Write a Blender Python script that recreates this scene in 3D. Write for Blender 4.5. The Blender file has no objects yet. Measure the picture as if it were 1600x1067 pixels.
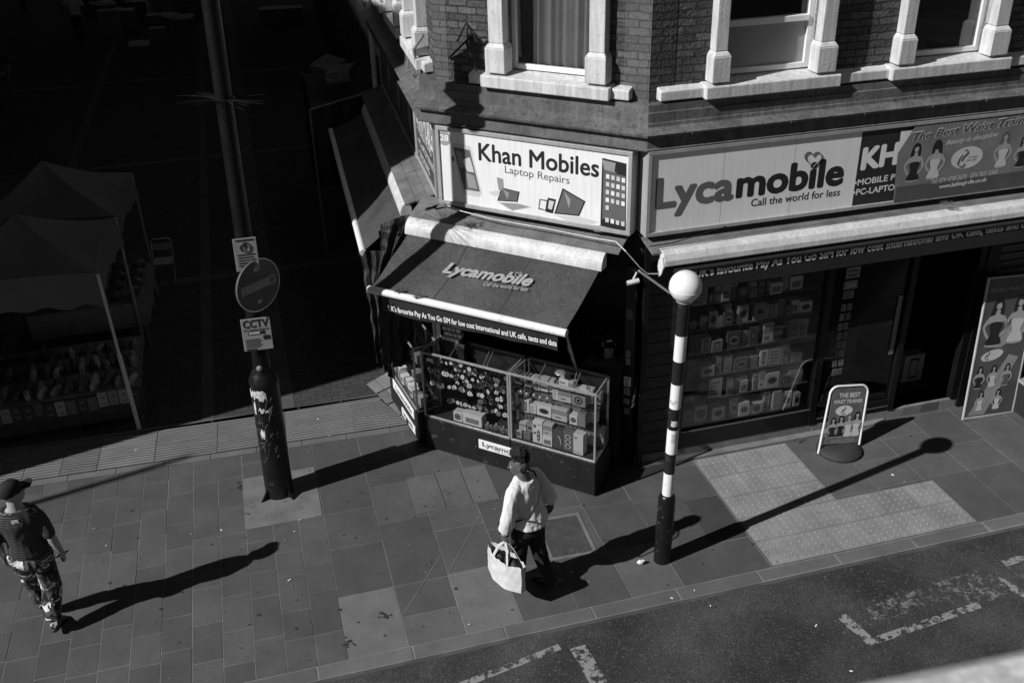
import bpy, bmesh, math, random
from mathutils import Vector, Matrix, noise as mnoise
R = math.radians
random.seed(7)
sc = bpy.context.scene
COL = sc.collection

# ------------------------------------------------------------------ camera
FPX, PITCH, ROLL, CH = 1571.0, R(28.6), R(-1.56), 7.1
_f = Vector((0, math.cos(PITCH), -math.sin(PITCH)))
_r = Vector((1, 0, 0)); _u = _r.cross(_f)
_r2 = _r*math.cos(ROLL) + _u*math.sin(ROLL); _u2 = _r2.cross(_f)
cd = bpy.data.cameras.new('camera'); cam = bpy.data.objects.new('camera', cd); COL.objects.link(cam)
cd.sensor_width = 36; cd.lens = FPX/1600*36
cd.clip_start = 0.05; cd.clip_end = 400
cd.dof.use_dof = True; cd.dof.focus_distance = 11.0; cd.dof.aperture_fstop = 8
m = Matrix((( _r2.x,_u2.x,-_f.x,0),(_r2.y,_u2.y,-_f.y,0),(_r2.z,_u2.z,-_f.z,CH),(0,0,0,1)))
cam.matrix_world = m
sc.camera = cam

# ------------------------------------------------------------------ light
SUN_AZ, SUN_EL = R(28.5), R(38.0)          # direction the light travels / height of the sun
w = bpy.data.worlds.new('World'); sc.world = w; w.use_nodes = True
nt = w.node_tree; bg = nt.nodes['Background']
sky = nt.nodes.new('ShaderNodeTexSky'); sky.sky_type = 'NISHITA'; sky.sun_disc = False
sky.sun_elevation = SUN_EL
sky.sun_rotation = R(90) - (SUN_AZ + math.pi)
sky.air_density = 0.45; sky.dust_density = 0.2
sep = nt.nodes.new('ShaderNodeSeparateColor')   # black and white film behind a red filter
nt.links.new(sky.outputs[0], sep.inputs[0]); nt.links.new(sep.outputs[0], bg.inputs[0])
bg.inputs[1].default_value = 0.05
sd = bpy.data.lights.new('sun', 'SUN'); sd.energy = 4.8; sd.angle = R(0.5); sd.color = (1, 1, 1)
so = bpy.data.objects.new('sun', sd); COL.objects.link(so)
ld = Vector((math.cos(SUN_AZ)*math.cos(SUN_EL), math.sin(SUN_AZ)*math.cos(SUN_EL), -math.sin(SUN_EL)))
so.rotation_euler = ld.to_track_quat('-Z', 'Y').to_euler(); so.location = (-10, -10, 20)
sc.view_settings.view_transform = 'Standard'; sc.view_settings.look = 'None'
sc.view_settings.exposure = 0; sc.view_settings.gamma = 1
sc.cycles.max_bounces = 5; sc.cycles.transparent_max_bounces = 12
sc.cycles.use_denoising = True

# ------------------------------------------------------------------ survey helpers (photo pixel -> metres on a known plane)
def ray(px, py): return _f*FPX + _r2*(px-800) - _u2*(py-533.5)
def G(px, py, z=0.0):
    d = ray(px, py); t = (z-CH)/d.z
    return Vector((0, 0, CH)) + d*t
class Frame:
    """vertical reference plane: local x along it, y into it, z up"""
    def __init__(s, o, az):
        s.o = Vector((o[0], o[1], 0)); s.az = az
        s.d = Vector((math.cos(az), math.sin(az), 0)); s.n = Vector((math.sin(az), -math.cos(az), 0))
        s.M = Matrix.Translation(s.o) @ Matrix.Rotation(az, 4, 'Z')
    def at(s, px, py, off=0):
        d = ray(px, py); o = s.o + s.n*off
        t = (o - Vector((0, 0, CH))).dot(s.n)/d.dot(s.n)
        p = Vector((0, 0, CH)) + d*t
        return (p-o).dot(s.d), p.z
    def w(s, x, y, z): return s.M @ Vector((x, y, z))
AZR, AZC, AZL = R(14.67), R(-28.74), R(-77.5)
FR = Frame((4.3747, 10.6161), AZR)
Kp = FR.w(-3.06, 0, 0); FC = Frame(Kp, AZC)
Lp = FC.w(-2.47, 0, 0); FL = Frame(Lp, AZL)
FK = Frame((-1.6128, 6.8799), AZR)        # kerb frame: x along kerb, y away from road
I4 = Matrix.Identity(4)
WS = bpy.data.scenes.new('workshop')       # scratch scene used only while meshes are being made; removed at the end
def baked(data):
    o = bpy.data.objects.new('t', data); WS.collection.objects.link(o); return o
def finish(o):
    vl = WS.view_layers[0]; vl.update(); me = bpy.data.meshes.new_from_object(o.evaluated_get(vl.depsgraph)); bpy.data.objects.remove(o); return me

# ------------------------------------------------------------------ materials
MATS = {}
def mat(name, c=.2, var=.15, scale=4., rough=.65, bump=0., bs=60., metal=0., spec=.4, fine=.0, fs=120., spots=0., sc2=18., spotc=None, tone=False, coat=0., streak=0., sthr=.64, macro=0.):
    if name in MATS: return MATS[name]
    m = bpy.data.materials.new(name); m.use_nodes = True; MATS[name] = m
    n = m.node_tree.nodes; L = m.node_tree.links; b = n['Principled BSDF']
    def N(t, **k):
        q = n.new(t)
        for a, v in k.items(): setattr(q, a, v)
        return q
    tc = N('ShaderNodeTexCoord')
    def noise(s, det=4, rg=.6):
        q = N('ShaderNodeTexNoise'); q.inputs['Scale'].default_value = s; q.inputs['Detail'].default_value = det; q.inputs['Roughness'].default_value = rg
        L.new(tc.outputs['Object'], q.inputs['Vector']); return q
    def mth(op, a, b_, clamp=False):
        q = N('ShaderNodeMath', operation=op); q.use_clamp = clamp
        for i, v in enumerate((a, b_)):
            if isinstance(v, (int, float)): q.inputs[i].default_value = v
            else: L.new(v, q.inputs[i])
        return q.outputs[0]
    def rng(v, a, b_, c_, d_):
        q = N('ShaderNodeMapRange'); L.new(v, q.inputs[0])
        for i, x in enumerate((a, b_, c_, d_)): q.inputs[i+1].default_value = x
        return q.outputs[0]
    val = rng(noise(scale).outputs[0], .3, .7, c*(1-var), c*(1+var))
    if macro: val = mth('MULTIPLY', val, rng(noise(.9, 6, .65).outputs[0], .35, .65, 1-macro, 1+macro))
    if fine: val = mth('MULTIPLY', val, rng(noise(fs, 3).outputs[0], .3, .7, 1-fine, 1+fine))
    if streak:
        q = N('ShaderNodeMapping'); q.inputs['Scale'].default_value = (9, 9, .7); L.new(tc.outputs['Object'], q.inputs[0])
        z = N('ShaderNodeTexNoise'); z.inputs['Scale'].default_value = 3; z.inputs['Detail'].default_value = 6; L.new(q.outputs[0], z.inputs['Vector'])
        val = mth('MULTIPLY', val, rng(z.outputs[0], .35, .7, 1, 1-streak))
    if spots:
        s_ = rng(noise(sc2, 2).outputs[0], sthr, sthr+.06, 0, spots)
        mx = N('ShaderNodeMix'); mx.data_type = 'FLOAT'
        L.new(s_, mx.inputs[0]); L.new(val, mx.inputs[2]); mx.inputs[3].default_value = c*.35 if spotc is None else spotc
        val = mx.outputs[0]
    if tone:
        a = N('ShaderNodeAttribute', attribute_name='tone'); val = mth('MULTIPLY', val, a.outputs['Fac'])
    L.new(val, b.inputs['Base Color'])
    b.inputs['Roughness'].default_value = rough; b.inputs['Metallic'].default_value = metal
    b.inputs['Specular IOR Level'].default_value = spec; b.inputs['Coat Weight'].default_value = coat
    if bump:
        bp = N('ShaderNodeBump'); bp.inputs['Strength'].default_value = bump; bp.inputs['Distance'].default_value = .01
        L.new(noise(bs, 5).outputs[0], bp.inputs['Height']); L.new(bp.outputs[0], b.inputs['Normal'])
    return m
def node_mat(name, build, rough=.8, spec=.3):
    m = bpy.data.materials.new(name); m.use_nodes = True; MATS[name] = m
    b = m.node_tree.nodes['Principled BSDF']; b.inputs['Roughness'].default_value = rough; b.inputs['Specular IOR Level'].default_value = spec
    build(m.node_tree, b); return m
def brick_mat(name, c1, c2, mortar, bw=.225, rh=.075, ms=.008, rot=None, bump=.8, mix=.8, swap='XZ'):
    def bld(t, b):
        n, L = t.nodes, t.links
        tc = n.new('ShaderNodeTexCoord'); sp = n.new('ShaderNodeSeparateXYZ'); cb = n.new('ShaderNodeCombineXYZ')
        L.new(tc.outputs['Object'], sp.inputs[0])
        L.new(sp.outputs[0], cb.inputs[0]); L.new(sp.outputs[2 if swap == 'XZ' else 1], cb.inputs[1])
        nz = n.new('ShaderNodeTexNoise'); nz.inputs['Scale'].default_value = 14; nz.inputs['Detail'].default_value = 3
        L.new(cb.outputs[0], nz.inputs['Vector'])
        ad = n.new('ShaderNodeVectorMath'); ad.operation = 'MULTIPLY_ADD'; ad.inputs[1].default_value = (.03, .028, 0)
        L.new(nz.outputs['Color'], ad.inputs[0]); L.new(cb.outputs[0], ad.inputs[2])
        br = n.new('ShaderNodeTexBrick'); br.inputs['Scale'].default_value = 1
        br.inputs['Brick Width'].default_value = bw; br.inputs['Row Height'].default_value = rh
        br.inputs['Mortar Size'].default_value = ms; br.inputs['Mortar Smooth'].default_value = .2
        br.inputs['Color1'].default_value = (c1, c1, c1, 1); br.inputs['Color2'].default_value = (c2, c2, c2, 1); br.inputs['Mortar'].default_value = (mortar, mortar, mortar, 1)
        L.new(ad.outputs[0], br.inputs['Vector'])
        n2 = n.new('ShaderNodeTexNoise'); n2.inputs['Scale'].default_value = 30; n2.inputs['Detail'].default_value = 6
        L.new(cb.outputs[0], n2.inputs['Vector'])
        mr = n.new('ShaderNodeMapRange'); mr.inputs[1].default_value = .3; mr.inputs[2].default_value = .7; mr.inputs[3].default_value = .55; mr.inputs[4].default_value = 1.45
        L.new(n2.outputs[0], mr.inputs[0])
        mx = n.new('ShaderNodeMix'); mx.data_type = 'RGBA'; mx.blend_type = 'MULTIPLY'; mx.inputs[0].default_value = mix
        L.new(br.outputs['Color'], mx.inputs[6]); L.new(mr.outputs[0], mx.inputs[7]); L.new(mx.outputs[2], b.inputs['Base Color'])
        iv = n.new('ShaderNodeMath'); iv.operation = 'MULTIPLY_ADD'; iv.inputs[1].default_value = -1.0
        L.new(br.outputs['Fac'], iv.inputs[0])
        m3 = n.new('ShaderNodeMath'); m3.operation = 'MULTIPLY'; m3.inputs[1].default_value = .8
        L.new(n2.outputs[0], m3.inputs[0]); L.new(m3.outputs[0], iv.inputs[2])
        bp = n.new('ShaderNodeBump'); bp.inputs['Strength'].default_value = bump; bp.inputs['Distance'].default_value = .022
        L.new(iv.outputs[0], bp.inputs['Height']); L.new(bp.outputs[0], b.inputs['Normal'])
    return node_mat(name, bld, .9, .2)
def glass_mat(name, tint=.9, refl=1.0, ior=1.45):
    m = bpy.data.materials.new(name); m.use_nodes = True; MATS[name] = m
    n, L = m.node_tree.nodes, m.node_tree.links; n.clear()
    o = n.new('ShaderNodeOutputMaterial'); t = n.new('ShaderNodeBsdfTransparent'); t.inputs[0].default_value = (tint, tint, tint, 1)
    g = n.new('ShaderNodeBsdfGlossy'); g.inputs['Roughness'].default_value = .015
    f = n.new('ShaderNodeFresnel'); f.inputs[0].default_value = ior
    k = n.new('ShaderNodeMath'); k.operation = 'MULTIPLY'; k.inputs[1].default_value = refl; L.new(f.outputs[0], k.inputs[0])
    x = n.new('ShaderNodeMixShader'); L.new(k.outputs[0], x.inputs[0]); L.new(t.outputs[0], x.inputs[1]); L.new(g.outputs[0], x.inputs[2]); L.new(x.outputs[0], o.inputs[0])
    return m
def worn_paint(name, c, thr=.5, s=9, under=.0):
    """thin worn road paint: the coat itself has holes"""
    m = bpy.data.materials.new(name); m.use_nodes = True; MATS[name] = m
    n, L = m.node_tree.nodes, m.node_tree.links; b = n['Principled BSDF']; b.inputs['Base Color'].default_value = (c, c, c, 1); b.inputs['Roughness'].default_value = .8
    tc = n.new('ShaderNodeTexCoord'); a = n.new('ShaderNodeTexNoise'); a.inputs['Scale'].default_value = s; a.inputs['Detail'].default_value = 8; a.inputs['Roughness'].default_value = .75
    L.new(tc.outputs['Object'], a.inputs['Vector'])
    r_ = n.new('ShaderNodeMapRange'); r_.inputs[1].default_value = thr-.02; r_.inputs[2].default_value = thr+.02; L.new(a.outputs[0], r_.inputs[0])
    L.new(r_.outputs[0], b.inputs['Alpha']); return m
brick = brick_mat('stock_brick', .06, .125, .04)
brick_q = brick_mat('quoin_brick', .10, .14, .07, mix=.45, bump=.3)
setts = brick_mat('street_setts', .045, .06, .025, bw=.2, rh=.1, ms=.006, swap='XY', bump=.3, mix=.6)
white_paint = mat('white_masonry_paint', .68, .10, 5, .6, .35, 40, streak=.3, fine=.08, spots=.5, sc2=13, spotc=.35, sthr=.66)
upvc = mat('white_window_plastic', .78, .03, 2, .35)
cornice_m = mat('weathered_cornice_paint', .13, .3, 5, .7, .4, 50, fine=.2, spots=.6, sc2=9, streak=.3)
lead_m = mat('grey_flashing', .13, .3, 4, .65, .5, 30, fine=.25, spots=.6, sc2=14, spotc=.05, sthr=.6, streak=.35, macro=.3)
black_gloss = mat('black_paint', .008, .2, 6, .35, .1, 60, spec=.3)
black_matt = mat('black_matt', .008, .2, 6, .8)
dark_wood = mat('dark_wood', .03, .3, 6, .6, .3, 40)
frame_m = mat('sign_frame_metal', .38, .12, 4, .45, .1, 50, fine=.08, streak=.2)
sign_white = mat('sign_white', .84, .04, 2, .45, spec=.3, fine=.03, streak=.12)
sign_grey = mat('sign_pale', .86, .03, 2, .5, streak=.08)
ink = mat('ink_black', .02, .1, 5, .5)
ink_grey = mat('ink_grey', .12, .1, 5, .5)
ink_mid = mat('ink_mid', .3, .1, 5, .5)
ink_pale = mat('ink_pale', .6, .05, 5, .5)
poster_bg = mat('poster_grey', .2, .2, 3, .4)
poster_dk = mat('poster_dark', .09, .2, 3, .4)
skin_pic = mat('poster_skin', .38, .12, 30, .5)
fabric = mat('awning_fabric', .058, .3, 2.2, .85, .3, 150, fine=.22, fs=60, spots=.5, sc2=38, spotc=.17, sthr=.66, streak=.3, macro=.3)
fabric_dk = mat('awning_fabric_dark', .035, .2, 3, .85, .2, 150, fine=.15)
valance_m = mat('valance_vinyl', .02, .2, 3, .6)
valance_ink = worn_paint('valance_lettering', .72, .36, 22)
faded_ink = worn_paint('faded_lettering', .30, .42, 30)
bar_white = mat('white_metal_bar', .78, .05, 3, .4, spots=.35, sc2=5, spotc=.3, streak=.1)
housing_m = mat('white_housing', .62, .15, 5, .5, .2, 60, spots=.5, sc2=12, spotc=.3, fine=.1, streak=.2)
ledge_m = mat('weathered_boards', .15, .3, 5, .8, .5, 60, fine=.3, spots=.4, sc2=16)
alu = mat('aluminium', .55, .1, 6, .35, metal=.7)
chrome = mat('chrome', .8, .05, 6, .12, metal=1.)
glass = glass_mat('clear_glass', .93, .55)
shop_glass = glass_mat('shop_glass', .88, .45)
win_glass = glass_mat('window_glass', .97, .8)
asphalt = mat('asphalt', .040, .30, .9, .9, 1.0, 110, fine=.75, fs=110, spots=.55, sc2=50, spotc=.13, sthr=.59, macro=.32)
slab_m = mat('paving_slab', .076, .14, 3.2, .85, .35, 120, fine=.24, fs=130, spots=.55, sc2=24, spotc=.03, sthr=.645, tone=True, macro=.12)
joint_m = mat('paving_joint', .20, .3, 3, .9)
kerb_m = mat('kerb_granite', .11, .15, 3, .85, .3, 120, fine=.3, fs=200, tone=True)
tact_m = mat('tactile_concrete', .21, .2, 3, .9, .3, 100, fine=.15, fs=160, spots=.5, sc2=8, spotc=.12, tone=True)
groove_m = mat('ribbed_paving', .17, .15, 3, .85, .2, 100, fine=.15, tone=True)
groove_dk = mat('groove_floor', .012, .2, 5, .9)  # floors between the ribs, much darker than the ribs
patch_m = mat('concrete_patch', .145, .22, 3, .9, .4, 60, fine=.15, spots=.4, sc2=10)
post_m = mat('lamp_post_paint', .007, .3, 5, .4, .1, 70, spots=.2, sc2=16, spotc=.03, fine=.3, fs=30, spec=.25)
rubber = mat('rubber', .02, .2, 5, .7)
cloth_blk = mat('black_cloth', .010, .5, 6, .6, .4, 30)
canopy_m = mat('canopy_cloth', .11, .1, 2, .8, .1, 40)
pole_m = mat('galvanised_pole', .28, .1, 4, .4, metal=.5)

# ------------------------------------------------------------------ mesh builder
class MB:
    def __init__(s): s.v = []; s.f = []; s.mi = []; s.t = []
    def add(s, vs, fs, m=0, tone=1.):
        k = len(s.v); s.v += [tuple(v) for v in vs]
        for f in fs: s.f.append(tuple(k+i for i in f)); s.mi.append(m); s.t.append(tone)
    def box(s, x0, x1, y0, y1, z0, z1, m=0, tone=1.):
        v = [(x, y, z) for z in (z0, z1) for y in (y0, y1) for x in (x0, x1)]
        s.add(v, [(0, 2, 3, 1), (4, 5, 7, 6), (0, 1, 5, 4), (2, 6, 7, 3), (0, 4, 6, 2), (1, 3, 7, 5)], m, tone)
    def hexa(s, b, t, m=0, tone=1.):
        """b, t: four points each, counterclockwise from above"""
        s.add(list(b)+list(t), [(3, 2, 1, 0), (4, 5, 6, 7), (0, 1, 5, 4), (1, 2, 6, 5), (2, 3, 7, 6), (3, 0, 4, 7)], m, tone)
    def quad(s, a, b, c, d, m=0, tone=1.): s.add([a, b, c, d], [(0, 1, 2, 3)], m, tone)
    def fp(s, pts, off, m=0):            # flat polygon on a facade frame
        s.add([(x, -off, z) for x, z in pts], [tuple(range(len(pts)))], m)
    def fr(s, x0, x1, z0, z1, off, m=0): s.fp([(x0, z0), (x1, z0), (x1, z1), (x0, z1)], off, m)
    def fe(s, cx, cz, rx, rz, off, m=0, n=20, a=0):
        ca, sa = math.cos(a), math.sin(a); p = []
        for i in range(n):
            q = 2*math.pi*i/n; x, z = rx*math.cos(q), rz*math.sin(q); p.append((cx+x*ca-z*sa, cz+x*sa+z*ca))
        s.fp(p, off, m)
    def tube(s, pts, rad, seg=10, m=0, cap=True, flat=1., up=None):
        pts = [Vector(p) for p in pts]; n = len(pts)
        if not hasattr(rad, '__len__'): rad = [rad]*n
        rings = []; pu = None
        for i, p in enumerate(pts):
            t = (pts[min(i+1, n-1)] - pts[max(i-1, 0)]).normalized()
            if pu is None:
                a = Vector(up) if up is not None else (Vector((0, 0, 1)) if abs(t.z) < .9 else Vector((1, 0, 0)))
                pu = (a - t*a.dot(t)).normalized()
            else: pu = (pu - t*pu.dot(t)).normalized()
            q = t.cross(pu); r_ = rad[i]
            ra, rb = (r_ if hasattr(r_, '__len__') else (r_*flat, r_))
            rings.append([p + pu*(ra*math.cos(2*math.pi*k/seg)) + q*(rb*math.sin(2*math.pi*k/seg)) for k in range(seg)])
        v = [x for r_ in rings for x in r_]; f = []
        for i in range(n-1):
            for k in range(seg):
                a, b = i*seg+k, i*seg+(k+1) % seg; f.append((a, b, b+seg, a+seg))
        if cap: f.append(tuple(range(seg-1, -1, -1))); f.append(tuple((n-1)*seg+k for k in range(seg)))
        s.add(v, f, m)
    def lathe(s, prof, c=(0, 0, 0), seg=24, m=0):
        s.v0 = len(s.v); v = []; f = []
        for r_, z in prof:
            for k in range(seg): a = 2*math.pi*k/seg; v.append((c[0]+r_*math.cos(a), c[1]+r_*math.sin(a), c[2]+z))
        for i in range(len(prof)-1):
            for k in range(seg): a, b = i*seg+k, i*seg+(k+1) % seg; f.append((a, b, b+seg, a+seg))
        f.append(tuple(range(seg-1, -1, -1))); f.append(tuple((len(prof)-1)*seg+k for k in range(seg)))
        s.add(v, f, m)
    def ell(s, c, r_, seg=16, rings=10, m=0, rot=None):
        v = []; f = []; rot = rot or I4
        for i in range(rings+1):
            a = math.pi*i/rings
            for k in range(seg):
                b = 2*math.pi*k/seg
                p = Vector((r_[0]*math.sin(a)*math.cos(b), r_[1]*math.sin(a)*math.sin(b), r_[2]*math.cos(a)))
                v.append(tuple(Vector(c) + rot.to_3x3() @ p))
        for i in range(rings):
            for k in range(seg):
                a, b = i*seg+k, i*seg+(k+1) % seg; f.append((a, a+seg, b+seg, b))
        s.add(v, f, m)
    def xf(s, M, k=0):
        for i in range(k, len(s.v)): s.v[i] = tuple(M @ Vector(s.v[i]))
    def build(s, name, mats, parent=None, M=I4, smooth=False, bevel=0., label=None):
        me = bpy.data.meshes.new(name); me.from_pydata(s.v, [], s.f)
        if not isinstance(mats, (list, tuple)): mats = [mats]
        for x in mats: me.materials.append(x)
        me.polygons.foreach_set('material_index', s.mi)
        if any(t != 1. for t in s.t):
            at = me.attributes.new('tone', 'FLOAT', 'FACE'); at.data.foreach_set('value', s.t)
        elif any('tone' in [getattr(q, 'attribute_name', '') for q in x.node_tree.nodes] for x in mats):
            at = me.attributes.new('tone', 'FLOAT', 'FACE'); at.data.foreach_set('value', s.t)
        if smooth: me.polygons.foreach_set('use_smooth', [True]*len(me.polygons))
        me.update()
        return link(name, me, parent, M, smooth, bevel, label)
def WM(o):
    return (WM(o.parent) if o.parent else I4) @ o.matrix_basis
def link(name, me, parent=None, M=I4, smooth=False, bevel=0., label=None):
    o = bpy.data.objects.new(name, me); COL.objects.link(o)
    if parent is not None: o.parent = parent; o.matrix_basis = WM(parent).inverted() @ M
    else: o.matrix_basis = M
    if bevel:
        b = o.modifiers.new('bevel', 'BEVEL'); b.width = bevel; b.segments = 2; b.limit_method = 'ANGLE'; b.angle_limit = R(50)
    if smooth:
        try:
            e = o.modifiers.new('edges', 'EDGE_SPLIT'); e.split_angle = R(48)
        except Exception: pass
    if label: o['label'] = label
    return o
def tag(o, label, cat, group=None):
    o['label'] = label; o['category'] = cat
    if group: o['group'] = group
    return o
def struct(o, kind='structure'): o['kind'] = kind; return o
def thing(name, M, label, cat, group=None):
    o = bpy.data.objects.new(name, None); COL.objects.link(o); o.empty_display_size = .1; o.matrix_basis = M
    return tag(o, label, cat, group)
def copy_tree(src, M, label, group=None, parent=None):
    c = src.copy(); COL.objects.link(c)
    if parent is None: c.matrix_basis = M; c['label'] = label
    else: c.parent = parent
    if group: c['group'] = group
    for ch in [x for x in src.children]: copy_tree(ch, None, None, None, c)
    return c
def at(x, y, z=0, rz=0): return Matrix.Translation((x, y, z)) @ Matrix.Rotation(rz, 4, 'Z')
def on(F, x, y, z, rz=0): return F.M @ Matrix.Translation((x, y, z)) @ Matrix.Rotation(rz, 4, 'Z')
ORD = ['first', 'second', 'third', 'fourth', 'fifth', 'sixth', 'seventh', 'eighth', 'ninth', 'tenth', 'eleventh', 'twelfth', 'thirteenth', 'fourteenth', 'fifteenth', 'sixteenth', 'seventeenth', 'eighteenth', 'nineteenth', 'twentieth', 'twenty-first', 'twenty-second', 'twenty-third', 'twenty-fourth']

def text(name, s_, x0, x1, zb, cap, m_, parent, M, bold=.0, shear=0., slope=0.):
    """one line of lettering lying in the local xz plane: from x0 to x1, baseline zb, capital height cap"""
    def mk(t, b):
        c = bpy.data.curves.new('t', 'FONT'); c.body = t; c.size = 1; c.offset = b; c.resolution_u = 3; c.shear = shear
        me = finish(baked(c)); bpy.data.curves.remove(c)
        return me
    h = mk('H', 0); ys = [v.co.y for v in h.vertices]; ch = max(ys)-min(ys); y0 = min(ys)
    me = mk(s_, 0)
    if bold:                       # heavier weight: the outline laid down again a hair to each side
        bm = bmesh.new(); bm.from_mesh(me); base = [(v.co.x, v.co.y) for v in bm.verts]; fs = [[v.index for v in f.verts] for f in bm.faces]; bm.free()
        vs = []; ff = []; dirs = [(0, 0)]+[(math.cos(k*math.pi/4)*bold, math.sin(k*math.pi/4)*bold) for k in range(8)]
        for q, (dx_, dy_) in enumerate(dirs):
            o_ = len(vs); vs += [(x+dx_, y+dy_, q*.00003) for x, y in base]; ff += [[o_+i for i in f] for f in fs]
        me = bpy.data.meshes.new(name); me.from_pydata(vs, [], ff)
    xs = [v.co.x for v in me.vertices]; a, b = min(xs), max(xs)
    for v in me.vertices:
        x = x0 + (v.co.x-a)/(b-a)*(x1-x0)
        v.co = Vector((x, -v.co.z, zb + (v.co.y-y0)/ch*cap + slope*(x-x0)))
    me.materials.clear(); me.materials.append(m_); me.name = name
    return link(name, me, parent, M)
def off(F, o): return F.M @ Matrix.Translation((0, -o, 0))

# ------------------------------------------------------------------ ground
mb = MB(); mb.box(-60, 60, -20, -.172, -.5, -.05); struct(mb.build('road', asphalt, None, FK.M))
mb = MB(); mb.box(-40, 60, -.17, 60, -.5, -.0035); struct(mb.build('ground', joint_m, None, FK.M))
# kerb stones
mb = MB(); x = -12.
while x < 14:
    l = .9; h = .003 if x < 3.8 or x > 7.4 else .001
    mb.box(x, x+l-.003, -.165 + random.uniform(-.003, .003), -.0015, -.3, h-.002, 0, random.uniform(.85, 1.2)); x += l
struct(mb.build('kerb', kerb_m, None, FK.M, bevel=.012))
# slabs
def slabs(mb, x0, x1, v0, v1, cuts, tmap=None, lo=.85, hi=1.12, gap=.007):
    v = v0
    for c in list(cuts)+[v1]:
        if c <= v: continue
        t = random.uniform(lo, hi)
        if tmap:
            for (a, b, k) in tmap:
                if a-.05 < (v+c)/2 < b+.05: t = k
        dz = random.uniform(-.0012, .0012)
        mb.hexa([(x0+gap/2, v+gap/2, -.05), (x1-gap/2, v+gap/2, -.05), (x1-gap/2, c-gap/2, -.05), (x0+gap/2, c-gap/2, -.05)],
                [(x0+gap/2, v+gap/2, dz), (x1-gap/2, v+gap/2, dz+random.uniform(-.001, .001)), (x1-gap/2, c-gap/2, dz), (x0+gap/2, c-gap/2, dz)], 0, t); v = c
def rcuts(v0, v1, a, b):
    r_ = []; v = v0 + random.uniform(a*.5, b)
    while v < v1-.1: r_.append(v); v += random.uniform(a, b)
    return r_
mb = MB()
for i in range(-30, 0):
    slabs(mb, i*.285, (i+1)*.285, 0, 3.84, rcuts(0, 3.84, .38, .62))
light = {0: [(.0, .86, 1.85)], 1: [(0, .4, 1.4), (.4, .86, 1.0)], 2: [(0, .88, 1.8)], 3: [(1.95, 2.66, .75)], 5: [(0, .6, 1.3)]}
for i in range(0, 7):
    c = {0: [.86, 1.62, 2.25, 3.0], 1: [.4, .86, 1.9, 2.6, 3.2], 2: [.88, 1.6, 1.94, 2.65, 3.2], 3: [.75, 1.45, 1.95, 2.66, 3.1]}.get(i, rcuts(0, 3.84, .55, .9))
    slabs(mb, i*.5675, (i+1)*.5675, 0, 3.84, c, light.get(i))
slabs(mb, 3.95, 4.38, 0, 3, [.52, 1.29, 1.9, 2.5], [(0, .52, .9), (.52, 1.29, .6), (1.29, 1.9, .95)])
for i in range(0, 8):
    x0 = 4.38 + i*.6; v0 = .0
    slabs(mb, x0, x0+.6, 0, 3.2, [.85, 1.35, 2.05, 2.6] if i % 2 else [.85, 1.7, 2.3], None, .95, 1.25)
struct(mb.build('pavement', slab_m, None, FK.M, bevel=.002))
# concrete patch round the lamp post and small bright cover slabs
mb = MB(); mb.box(-.86, -.01, 2.24, 3.22, -.01, .004); struct(mb.build('concrete_patch', patch_m, None, FK.M))
mb = MB()
for a, b in ((1.02, 1.36), (1.375, 1.67), (1.685, 1.98)): mb.box(a, b, 1.95, 2.65, -.01, .005, 0, random.uniform(1.25, 1.5))
struct(mb.build('cover_slabs', slab_m, None, FK.M, bevel=.003))
mb = MB()
for (a, b) in (((.578, .41), (1.128, 1.19)), ((1.145, .89), (1.695, 1.72))):
    d = Vector((b[0]-a[0], b[1]-a[1], 0)).normalized()*.0; n_ = Vector((-(b[1]-a[1]), b[0]-a[0], 0)).normalized()*.003
    A_, B_ = Vector((a[0], a[1], .004)), Vector((b[0], b[1], .004))
    mb.quad(A_-n_, B_-n_, B_+n_, A_+n_)
struct(mb.build('mitred_slab_joints', joint_m, None, FK.M))
# trodden gum and grease spots
mb = MB(); rg = random.Random(77)
for k in range(340):
    cx, cy = rg.uniform(-4.6, 7.2), rg.uniform(.05, 3.6); r_ = rg.choice([.005, .006, .008, .010, .015])*rg.uniform(.7, 1.3); n = 9
    if 4.4 < cx < 6.9 and cy < .8: continue
    z = .0048+k*.000002 if not (-.9 < cx < 0 and 2.2 < cy < 3.25) and not (1 < cx < 2 and 1.9 < cy < 2.7) else .0064
    mb.add([(cx+r_*rg.uniform(.7, 1.3)*math.cos(2*math.pi*i/n)*1.2, cy+r_*rg.uniform(.7, 1.3)*math.sin(2*math.pi*i/n), z) for i in range(n)], [tuple(range(n))], rg.choice([0, 0, 0, 1]))
for k in range(6):
    cx, cy = rg.uniform(-4, 6.5), rg.uniform(.2, 3.3)
    for q in range(7):
        r_ = rg.uniform(.008, .03); x, y = cx+rg.gauss(0, .07), cy+rg.gauss(0, .05); n = 12
        mb.add([(x+r_*rg.uniform(.6, 1.4)*math.cos(2*math.pi*i/n), y+r_*.8*rg.uniform(.6, 1.4)*math.sin(2*math.pi*i/n), .0060+(k*7+q)*.000004) for i in range(n)], [tuple(range(n))], 0)
struct(mb.build('pavement_stains', [mat('gum_dark', .030, .3, 40, .8), mat('gum_pale', .15, .3, 40, .8)], None, FK.M), 'stuff')
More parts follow.
